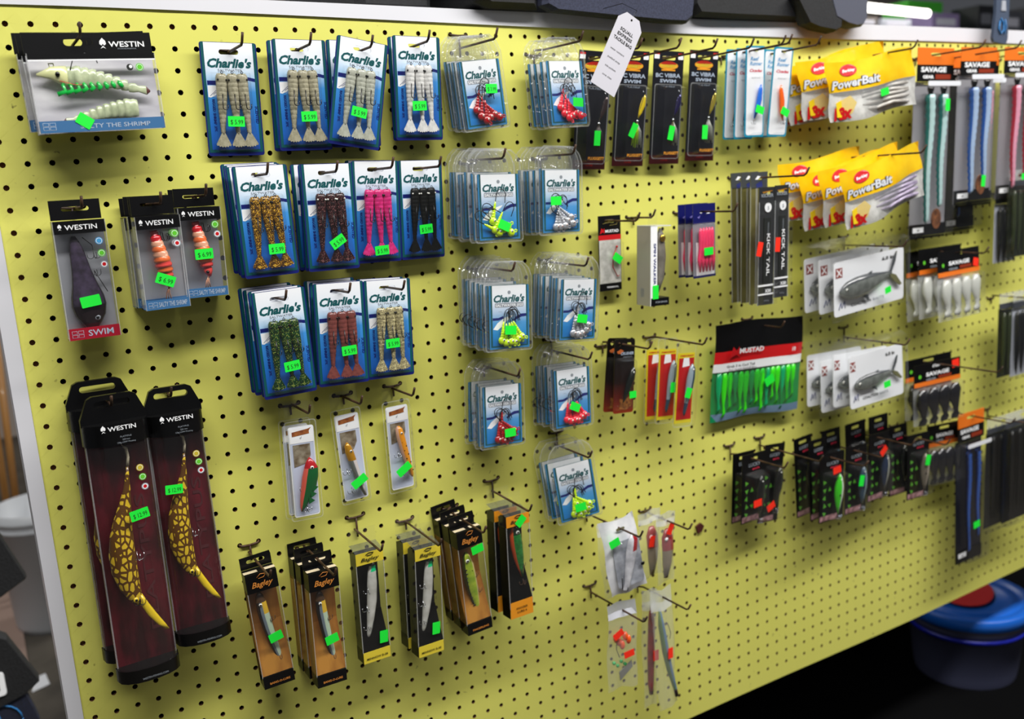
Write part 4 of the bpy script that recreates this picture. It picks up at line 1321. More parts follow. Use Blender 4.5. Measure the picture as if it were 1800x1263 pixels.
def grub_bag(key):
    """wide zip pouch: black head, red and white bands, bright green grubs behind film"""
    w, h = .2137, .1785
    o = root('grub_bag')
    grn = clear('green_tinted_film', '#b4ecc8', haze=.03, rough=.08, gloss=1.2, crinkle=.5)
    b, at = wavy_bag(w, h, [(0, .28, BLACK), (.28, .4, mat('mustard_red_band', '#d4181c', .35, coat=.4)), (.4, .485, PAPER), (.485, .92, grn), (.92, 1, mat('smoky_blue_seam', '#6f8ba8', .4))], 'x', 5, .004, 14, 8, back=mat('deep_green_back', '#18a868', .5), thick=.009)
    b.text('MUSTAD', -.027, -.0545, .012, PAPER, -.0115, bold=.04, fit=.058)
    b.poly([(-.078, -.062), (-.07, -.042), (-.062, -.05), (-.056, -.042), (-.054, -.062), (-.062, -.056)], -.0105, RED)
    b.text('Grub 3 in Curl Tail', -.052, -.0785, .0062, INK, -.0125, bold=.03, fit=.066)
    b.text('for lead head jigs', -.046, -.085, .0055, INK, -.0115, fit=.066)
    b.text('10', .078, -.062, .01, PAPER, -.0105, bold=.03)
    b.build('pouch', o)
    g1, g2 = mat('neon_green_grub', '#3ce41c', .3, coat=.5), mat('jade_grub', '#12a868', .3, coat=.5)
    for i in range(15):
        q = MB()
        x = -.093 + .0128 * i
        m = g1 if i % 3 else g2
        L = .05 + .01 * math.sin(i * 1.7)
        q.loft([(0, 0, 0, .005, .003), (.01, 0, 0, .0068, .0036), (L * .6, 0, 0, .0062, .0034), (L, .001, 0, .0026, .0018), (L + .014, .004, 0, .0034, .001), (L + .022, 0, 0, .003, .001)], m, 7)
        q.build('grub', o).location = (x, -.0035, -.09)
    return o
def fish_card(key):
    """white card under clear film with a grey baitfish"""
    w, h = key
    o = root('baitfish_card')
    b = MB()
    b.prism(rrect(0, -h / 2, w, h, .006, 3), 0, .001, WHITE)
    b.prism(rect(-w * .475, -.011, -w * .385, -.029), -.0004, 0, mat('maroon_square', '#8c3a34'), back=False)
    for a in (PI / 4, -PI / 4): b.prism(turned(rect(-.009, .0012, .009, -.0012), -w * .43, -.02, a), -.0006, -.0004, PAPER, back=False)
    b.text('6.0 in', w * .26, -.0165, .009, INK, -.0004, bold=.04, fit=w * .17)
    b.text('COALITION', -w * .13, -h + .0125, .0075, INK, -.0004, bold=.03, fit=w * .28)
    b.text('BAITS', w * .12, -h + .0125, .0075, GREY, -.0004, fit=w * .16)
    b.tube([(-w * .44, -.0005, -h + .012), (-w * .41, -.0005, -h + .024), (-w * .4, -.0005, -h + .014), (-w * .36, -.0005, -h + .026), (-w * .355, -.0005, -h + .013)], .0008, mat('indigo_ink', '#2a3478'), 4)
    b.build('backing_card', o)
    k = w / .2137
    f = MB()
    bk, sd, bl = mat('slate_back', '#3c4044', .25, coat=.7), mottle('pewter_side', '#5c605c', '#7c807c', 60, .25, coat=.7), mat('ash_belly', '#a0a49c', .3, coat=.5)
    P = [(0, .0015), (.008, .009), (.022, .0155), (.045, .0185), (.07, .0175), (.095, .0135), (.118, .008), (.135, .0042), (.142, .0045)]
    f.loft([(s * k, (.0 - .012 * (s / .14) ** 2) * k * -1, 0, r * k, r * .5 * k) for s, r in P], lambda i, c, s: bk if c > .45 else bl if c < -.6 else sd, 14)
    f.ball((.003 * k, -.0055, -.013 * k), .0028, EYEW, sy=.5)
    f.ball((.003 * k, -.007, -.013 * k), .0015, EYEB, sy=.5)
    fo = f.build('baitfish_lure', o)
    fo.rotation_euler = (0, -PI / 2, 0)
    fo.location = (-w * .455, -.005, -h * .55)
    fo.scale = (1.12, 1, 1.1)
    t = MB()
    t.prism([(.006 * k, -.138 * k), (.012 * k, -.138 * k), (.04 * k, -.152 * k), (.046 * k, -.158 * k), (.03 * k, -.153 * k)], -.0015, .0015, bk)
    t.prism([(.006 * k, -.138 * k), (.012 * k, -.138 * k), (.006 * k, -.155 * k), (-.012 * k, -.172 * k), (-.014 * k, -.166 * k), (-.004 * k, -.15 * k)], -.0015, .0015, mat('olive_fin', '#6c6c48', .4))
    t.prism([(-.015 * k, -.06 * k), (-.015 * k, -.076 * k), (-.026 * k, -.08 * k)], -.001, .001, bk)
    t.prism([(.016 * k, -.06 * k), (.016 * k, -.085 * k), (.023 * k, -.088 * k)], -.001, .001, bk)
    t.build('fin', fo)
    c = MB()
    q = rrect(0, -h / 2 + .008, w * 1.06, h + .036, .006, 3)
    c.shell(q, .0012, -.014, .006, CLEAR)
    c.poly(q, .0016, CLEAR, [slot(.02, .006, .016)])
    c.build('clear_shell', o)
    return o
def grub_pack(key):
    """soft-bait pouch: black header, orange stripe, three fat paddle tails"""
    col, w, h = key
    o = root('paddletail_pack')
    b = MB()
    hd = h * .36
    b.prism([(-w / 2, 0), (w / 2, 0), (w / 2, -hd), (-w / 2, -hd)], 0, .001, BLACK, holes=[slot(.03, .006, -.008)])
    b.prism(rect(-w / 2, -hd + .009, w / 2, -hd), -.0003, .0001, mat('orange_header', '#e8741c', .4, coat=.3))
    b.text('SAVAGE', .0, -hd * .58, .0105, PAPER, -.0005, bold=.04, fit=w * .5)
    b.text('GEAR', -w * .14, -hd * .78, .006, GREY, -.0005, bold=.04, fit=w * .22)
    b.prism(rect(.002, -hd * .64, w * .3, -hd * .77), -.0004, -.0002, mat('brick_print', '#8c3018', .4), back=False)
    b.poly(oval(-w * .38, -hd * .55, .004), -.0004, GREENI)
    b.build('header_card', o)
    m = mat('paddletail_' + col, '#c9cbc4' if col == 'white' else '#0c0c14', .25, coat=.7)
    for i in range(4):
        q = MB()
        q.loft([(0, 0, 0, .006, .005), (.012, 0, 0, .0105, .008), (.03, -.002, 0, .0105, .008), (.048, .001, 0, .006, .005), (.06, .002, 0, .004, .003), (.066, .001, 0, .0085, .003), (.074, -.001, 0, .007, .003)], m, 9)
        q = q.build('paddletail', o)
        q.location, q.scale = (-w * .36 + w * .235 * i, -.005, -hd - .006), (1.4, .9, 1)
    c = MB()
    c.shell(rect(-w / 2, -hd, w / 2, -h), .002, -.014, .004, CLEARC)
    c.poly(rect(-w / 2, -hd, w / 2, -h), .003, clear('milky_film', haze=.3))
    c.build('clear_pouch', o)
    return o
def dotted_card(key):
    col, w, h = key
    o = root('crankbait_card')
    b = MB()
    b.prism(rect(-w / 2, 0, w / 2, -h), 0, .001, BLACK, holes=[slot(.022, .006, -.01)])
    dg = mat('leaf_green_dots', '#58a82c', .5)
    for i in range(5):
        for k in range(2 if i % 2 else 1): b.poly(turned(oval(0, 0, .0058, .005, 3), -w * .3 + k * .014 + .001 * (i % 2), -h * .42 - i * h * .115, .6 * i + k), -.0003, dg)
    b.text('LUCKY', .002, -.024, .009, GREY, -.0004, bold=.02, fit=w * .5)
    b.text('BAITS', .006, -.031, .005, mat('rose_ink', '#d0304a'), -.0004, bold=.02, fit=w * .3)
    b.prism(rect(-w / 2 + .002, -h + .012, w * .25, -h + .002), -.0003, -.0001, mottle('pinkish_print', '#6e4a4c', '#b88c90', 120, .5))
    b.build('backing_card', o)
    pal = {'green': ('#3cc81c', '#d4dccc'), 'steel': ('#2c4458', '#8ca0a8'), 'bone': ('#1c2c48', '#b8bcac'), 'sand': ('#6c6458', '#b4a898'), 'night': ('#0a0c0a', '#242c24')}[col]
    l = MB()
    m1, m2 = mat('crank_back_' + col, pal[0], .25, coat=.7), mat('crank_belly_' + col, pal[1], .25, coat=.7)
    l.loft([(0, .002, 0, .001, .001), (.008, .002, 0, .006, .005), (.025, .001, 0, .0105, .007), (.042, 0, 0, .0105, .0065), (.062, -.001, 0, .0055, .004), (.078, -.001, 0, .001, .001)], lambda i, c, s: m1 if c < -.1 else m2, 12)
    l.ball((-.003, -.0065, -.04), .0022, EYEB, sy=.4)
    l.ball((.001, -.005, -.01), .0016, EYEW, sy=.5)
    lo = l.build('crankbait', o)
    lo.location = (w * .14, -.009, -.042)
    k = MB()
    treble(k, 0, -.001, -.08, .004, CHROME, .006)
    k.build('hook', lo)
    c = MB()
    c.shell(rrect(.003, -h * .62, w * .85, h * .7, .004, 3), 0, -.018, .006, CLEAR)
    c.build('blister', o)
    return o
def dark_pack(key):
    """long clear pack with dark soft baits, grey header"""
    col, w, h = key
    o = root('long_worm_pack')
    b = MB()
    b.prism(rect(-w / 2, 0, w / 2, -.03), 0, .001, clear('hazy_lid', haze=.2), holes=[slot(.03, .006, -.012)])
    b.prism(rect(-w / 2, -.022, w / 2, -.034), -.0004, .0008, mat('graphite_print', '#3c3f46', .5))
    b.prism(rect(-w / 2 + .006, -.034, w / 2 - .006, -h + .006), .005, .006, mat('pack_back_' + col, {'olive': '#20261a', 'ink': '#08090c', 'pale': '#b8bcc8'}[col], .45))
    b.build('backing_card', o)
    for i in range(4):
        q = MB()
        L = h * .72
        x = -w * .33 + w * .22 * i
        q.loft([(0, 0, 0, .002, .002), (.01, 0, 0, .0062, .005), (L * .6, .001, 0, .0056, .0045), (L * .9, -.001, 0, .0032, .003), (L, .001, 0, .001, .001)], mat('dark_worm_' + col, {'olive': '#2a331a', 'ink': '#050607', 'pale': '#0e1014'}[col], .35, coat=.2), 8)
        q.build('soft_worm', o).location = (x, -.002, -.042)
    c = MB()
    c.shell(rect(-w / 2, -.034, w / 2, -h), .006, -.012, .004, CLEAR)
    c.build('clear_shell', o)
    return o
def foil_pouch(key):
    w, h = .0674, .1265
    o = root('foil_lure_pouch')
    fl = mottle('white_foil', '#d6d8de', '#f8f8fa', 30, .25, coat=.4, spec=.7)
    b, at = wavy_bag(w, h, [(0, .22, fl), (.22, .92, fl), (.92, 1, fl)], 'x', 9, .005, 10, 8, thick=.006)
    b.prism(slot(.016, .0045, -.016), -.0062, -.006, mat('shadow_slot', '#6e6a4a', .6), back=False)
    b.prism(rrect(.004, -.074, .05, .078, .006, 3), -.0092, -.009, mottle('grey_film_window', '#7e828c', '#b4b8c2', 50, .2, coat=.6), back=False)
    b.build('pouch', o)
    l = MB()
    rd, wh = mat('blood_red_head', '#9c1c24', .3, coat=.5), mottle('smoky_white_body', '#b4b4bc', '#e8e8ee', 60, .25, coat=.5)
    l.loft([(0, .01, 0, .001, .001), (.01, .01, 0, .007, .004), (.026, .006, 0, .008, .0045), (.05, 0, 0, .0065, .004), (.072, -.006, 0, .004, .003), (.08, -.009, 0, .006, .0012), (.086, -.01, 0, .001, .001)], lambda i, c, s: rd if i < 2 and c > -.2 else wh, 12)
    l.ball((.018, -.002, -.05), .003, EYEB, sy=.5)
    l.tube([(-.012, -.001, -.06), (-.014, -.001, -.08), (-.008, -.001, -.084), (-.004, -.001, -.07)], .0007, STEEL, 4)
    l.v = [(x * 1.35, y, z * 1.08) for x, y, z in l.v]
    l.build('jig_lure', o).location = (.003, -.011, -.028)
    c = MB()
    c.shell(rrect(.004, -.074, .052, .08, .006, 3), -.006, -.018, .008, CLEARC)
    c.build('clear_window', o)
    return o
def film_pouch(key):
    """thin zip pouch, soft lure inside; key: (kind, w, h)"""
    kind, w, h = key
    o = root('lure_pouch')
    cl = clear('pouch_film', haze=.1, rough=.1, gloss=1.3, crinkle=.6)
    top = clear('milky_flap', haze=.5) if kind != 'beads' else mat('white_flap', '#d8dae2', .35)
    b, at = wavy_bag(w, h, [(0, .17, top), (.17, 1, cl)], 'x', len(kind), .004, 8, 10, thick=.007)
    b.build('pouch', o)
    l = MB()
    if kind == 'redhead':
        rd, gy, wh = mat('blood_red_head', '#9c1c24', .3, coat=.5), mat('taupe_body', '#8c7c64', .3, coat=.5), PAPER
        l.loft([(0, .002, 0, .004, .003), (.012, .002, 0, .0085, .006), (.03, .003, 0, .0085, .006), (.05, .002, 0, .007, .005), (.07, 0, 0, .003, .003)], lambda i, c, s: rd if i < 2 else gy, 10)
        l.ball((-.003, -.006, -.012), .0028, wh, sy=.5)
        l.v = [(x * 1.45, y, z * 1.25) for x, y, z in l.v]
        loc = (0, -.001, -.03)
    elif kind == 'beads':
        og, gn, gy = mat('bead_orange', '#f05a1c', .3, coat=.5), mat('bead_green', '#1cb45c', .3, coat=.5), mat('dull_lead', '#7c7c74', .4)
        for i in range(5): l.ball((-.012 + .006 * i, 0, -.04 - .007 * (i % 3)), .005, og, sz=1.6, n=8)
        for i in range(4): l.ball((-.016 + .007 * i, 0, -.082 - .006 * (i % 2)), .0032, gn, n=8)
        l.tube([(-.01, 0, -.03), (-.011, 0, -.06), (-.005, 0, -.075)], .0007, STEEL, 4)
        l.prism([(-.006, -.1), (.018, -.085), (.02, -.096), (-.004, -.115)], -.001, .001, gy)
        loc = (0, -.001, -.02)
    elif kind == 'redworm':
        l.loft([(0, 0, 0, .002, .002), (.02, .001, 0, .006, .005), (.08, 0, 0, .0072, .006), (.14, -.001, 0, .006, .005), (.16, 0, 0, .004, .0035)], mottle('wine_red_worm', '#6e0c14', '#94141c', 60, .25, coat=.5), 10)
        loc = (.002, -.001, -.034)
    else:
        bl, gn, dk = mat('steel_blue_back', '#5a7c9c', .3, coat=.5), mat('moss_belly', '#5c7c44', .3, coat=.5), mat('dusky_tail', '#402c34', .4)
        l.loft([(0, -.008, 0, .002, .002), (.03, -.006, 0, .0062, .005), (.08, 0, 0, .0072, .0055), (.12, .007, 0, .006, .005), (.16, .017, 0, .0036, .003), (.175, .02, 0, .004, .0015)], lambda i, c, s: dk if i > 3 else gn if c < -.1 else bl, 10)
        l.tube([(.006, -.003, -.03), (.012, -.003, -.05), (.009, -.003, -.06)], .0006, STEEL, 4)
        loc = (0, -.001, -.035)
    l.build('soft_lure', o).location = loc
    return o

# ---------------------------------------------------------------- the setting
def bow(x):
    s = min(1.64, max(-.1, x)) - .9
    return -.05024 * s ** 2 - .00632 * s ** 3 + .04799 * s ** 4
IN = .0254
def structure(b, name):
    return tag(b.build(name), kind='structure')
concrete = mottle('worn_concrete', '#3a352e', '#625b50', 3.5, .7, bump=.1)
b = MB(); b.box(-4, 9, -5, 6, -1.66, -1.6, concrete); structure(b, 'floor')
b = MB(); b.box(-4, 9, 5.4, 5.5, -1.6, 2.2, mat('warm_plaster', '#b5a89e', .8)); structure(b, 'wall_back')
trimw = mat('white_painted_wood', '#dcdce2', .35, coat=.2)
b = MB()
N = 24
for i in range(N):
    xa, xb = -.055 + 2.675 * i / N, -.055 + 2.675 * (i + 1) / N
    zl = lambda x: max(.0075, .0205 - .0096 * max(0, x))
    ya, yb_ = bow(xa) - .003, bow(xb) - .003
    b.add([(xa, ya, zl(xa)), (xb, yb_, zl(xb)), (xb, yb_, .0345), (xa, ya, .0345), (xa, .0, zl(xa)), (xb, .0, zl(xb))], [(0, 1, 2, 3), (0, 4, 5, 1)], trimw)
    b.add([(xa, ya, .0345), (xb, yb_, .0345), (xb, .42, .0345), (xa, .42, .0345)], [(0, 1, 2, 3)], trimw)
b.box(-.0555, -.0545, bow(0) - .003, .42, .0205, .0345, trimw)
structure(b, 'trim_1')
b = MB(); b.box(-.0555, -.0385, -.0065, .05, -1.6, .0205, trimw); structure(b, 'trim_2')
dark = mat('underboard_shade_black', '#030304', .9, spec=.1)  # black stands in for the deep shade under the board
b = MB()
b.box(.0, 2.6, .45, .47, -1.6, -1.2, dark)  # added panel; its black colour is the shade behind the bucket
structure(b, 'wall_shade_panel')
b = MB(); b.box(-.03, 2.6, .062, .068, -1.2245, .0135, mat('cavity_shade_black', '#0a0908', .9, spec=.1)); structure(b, 'wall_cavity_shade')  # added sheet; near-black colour stands for the shaded cavity behind the holes
b = MB(); b.box(-.06, 3.2, -.12, .46, -1.6, -1.592, dark); structure(b, 'floor_shade_sheet')  # added sheet, coloured black as shade on the floor below the board

# pegboard: every hole is cut through the sheet
board_y = mottle('yellow_painted_hardboard', '#dbd968', '#dfdd6e', 2.2, .42, coat=.12, lo=.3, hi=.7)
nt = board_y.node_tree
bsdf = nt.nodes['Principled BSDF']
base = bsdf.inputs['Base Color'].links[0].from_socket
sp = ramp(nt, [(.0, (0, 0, 0, 1)), (.735, (0, 0, 0, 1)), (.775, (1, 1, 1, 1))])
nt.links.new(noise(nt, 95, 1.5), sp.inputs[0])
big = ramp(nt, [(.42, (0, 0, 0, 1)), (.62, (1, 1, 1, 1))])
nt.links.new(noise(nt, 2.6, 2), big.inputs[0])
mm = nt.nodes.new('ShaderNodeMath'); mm.operation = 'MULTIPLY'
nt.links.new(sp.outputs[0], mm.inputs[0]); nt.links.new(big.outputs[0], mm.inputs[1])
mx = nt.nodes.new('ShaderNodeMix'); mx.data_type = 'RGBA'
nt.links.new(mm.outputs[0], mx.inputs[0]); nt.links.new(base, mx.inputs[6])
mx.inputs[7].default_value = lin('#5c5022')
nt.links.new(mx.outputs[2], bsdf.inputs['Base Color'])
brown_edge = mat('raw_hardboard', '#5a3a20', .8)
pb = root('pegboard', 'yellow perforated display board covered with hanging fishing lures', 'pegboard')
def pegboard():
    b = MB()
    V, F, M = [], [], []
    c0, c1, r1 = -1, 96, 48
    hr, th = .0034, .006
    oct_ = [(math.cos(a), math.sin(a)) for a in [PI / 4 * k + PI / 4 for k in range(8)]]
    sq = [(1, 1), (0, 1), (-1, 1), (-1, 0), (-1, -1), (0, -1), (1, -1), (1, 0)]
    for c in range(c0, c1):
        for r in range(r1):
            x, z, o = c * IN, -r * IN, len(V)
            for u, v in sq: V.append((x + u * IN / 2, bow(x + u * IN / 2), z + v * IN / 2))
            for u, v in oct_: V.append((x + u * hr, bow(x), z + v * hr))
            for u, v in oct_: V.append((x + u * hr, bow(x) + th, z + v * hr))
            for k in range(8):
                F.append((o + k, o + (k + 1) % 8, o + 8 + (k + 1) % 8, o + 8 + k)); M.append(board_y)
                F.append((o + 8 + k, o + 8 + (k + 1) % 8, o + 16 + (k + 1) % 8, o + 16 + k)); M.append(brown_edge)
    b.add(V, F, M)
    for c in range(c0, c1):
        xa, xb = (c - .5) * IN, (c + .5) * IN
        for za, zb in ((.5 * IN, .023), (-(r1 - .5) * IN, -1.2245)):
            b.add([(xa, bow(xa), za), (xb, bow(xb), za), (xb, bow(xb), zb), (xa, bow(xa), zb)], [(0, 1, 2, 3)], board_y)
        b.add([(xa, bow(xa), -1.2245), (xb, bow(xb), -1.2245), (xb, bow(xb) + th, -1.2245), (xa, bow(xa) + th, -1.2245)], [(0, 1, 2, 3)], brown_edge)
    return b
o = pegboard().build('perforated_sheet', pb)
stud = mottle('pine_stud', '#a06432', '#c88a50', 6, .7, (6, 6, .6))
b = MB(); b.box(-.036, -.013, bow(-.0385) + .0061, .06, -1.22, .0135, stud); b.build('stud', pb)
b = MB(); b.box(.508, .556, bow(.556) + .0062, .06, -1.22, .0135, stud); b.build('stud', pb)
b = MB(); b.box(1.705, 1.745, .0068, .06, -1.22, .0135, stud); b.build('stud', pb)
b = MB()
for i in range(40): b.box(-.013 + .06 * i, .047 + .06 * i, max(bow(-.013 + .06 * i), bow(.047 + .06 * i)) + .0061, .06, -.012, .0135, stud)
b.build('top_rail', pb)
for nm, col, x0, x1, z0, z1, g in (('red', '#7c1c14', .30, .70, -.985, -.955, ''), ('blue', '#1c3c64', .17, .70, -.953, -.915, ''), ('red', '#7c1c14', .72, 1.16, -.97, -.945, '')):
    b = MB(); b.box(x0, x1, .0058, .05, z0, z1, mat('carton_' + nm, col, .6))
    b.build('stored_strip', pb)

# hooks
def hook(x, z, length, label, rows=0, slope=0, lean=0):
    """two-prong wire hook: cross bar across two holes, arm, upturned tip"""
    yb = bow(x)
    zr = -IN * (math.floor(-z / IN + 1e-6) - rows)
    if zr - z > .02: zr = -IN * math.floor(-z / IN + .35)
    xm = (round(x / IN - .5) + .5) * IN
    b = MB()
    r = .00165
    for s in (-1, 1):
        b.tube([(xm + s * IN / 2, yb + .01, zr + .001), (xm + s * IN / 2, yb - .0005, zr), (xm + s * IN / 2 - s * .002, yb - .0025, zr - .001), (xm, yb - .0025, zr - .002)], r, RUST, 6)
    b.tube([(xm, yb - .0025, zr - .0005), (xm, yb - .0025, min(z - .012, zr - .014))], r * .9, RUST, 6)
    yt = yb - length
    b.tube([(x if abs(x - xm) < .006 else xm, yb - .0025, z), (x, yb - .012, z), (x + lean, yt + .008, z + slope), (x + lean, yt + .003, z + slope + .003), (x + lean, yt - .003, z + slope + .0125)], r, RUST, 7)
    o = b.build('peg_hook')
    return tag(o, label, 'hook', 'wire hooks in the yellow pegboard')

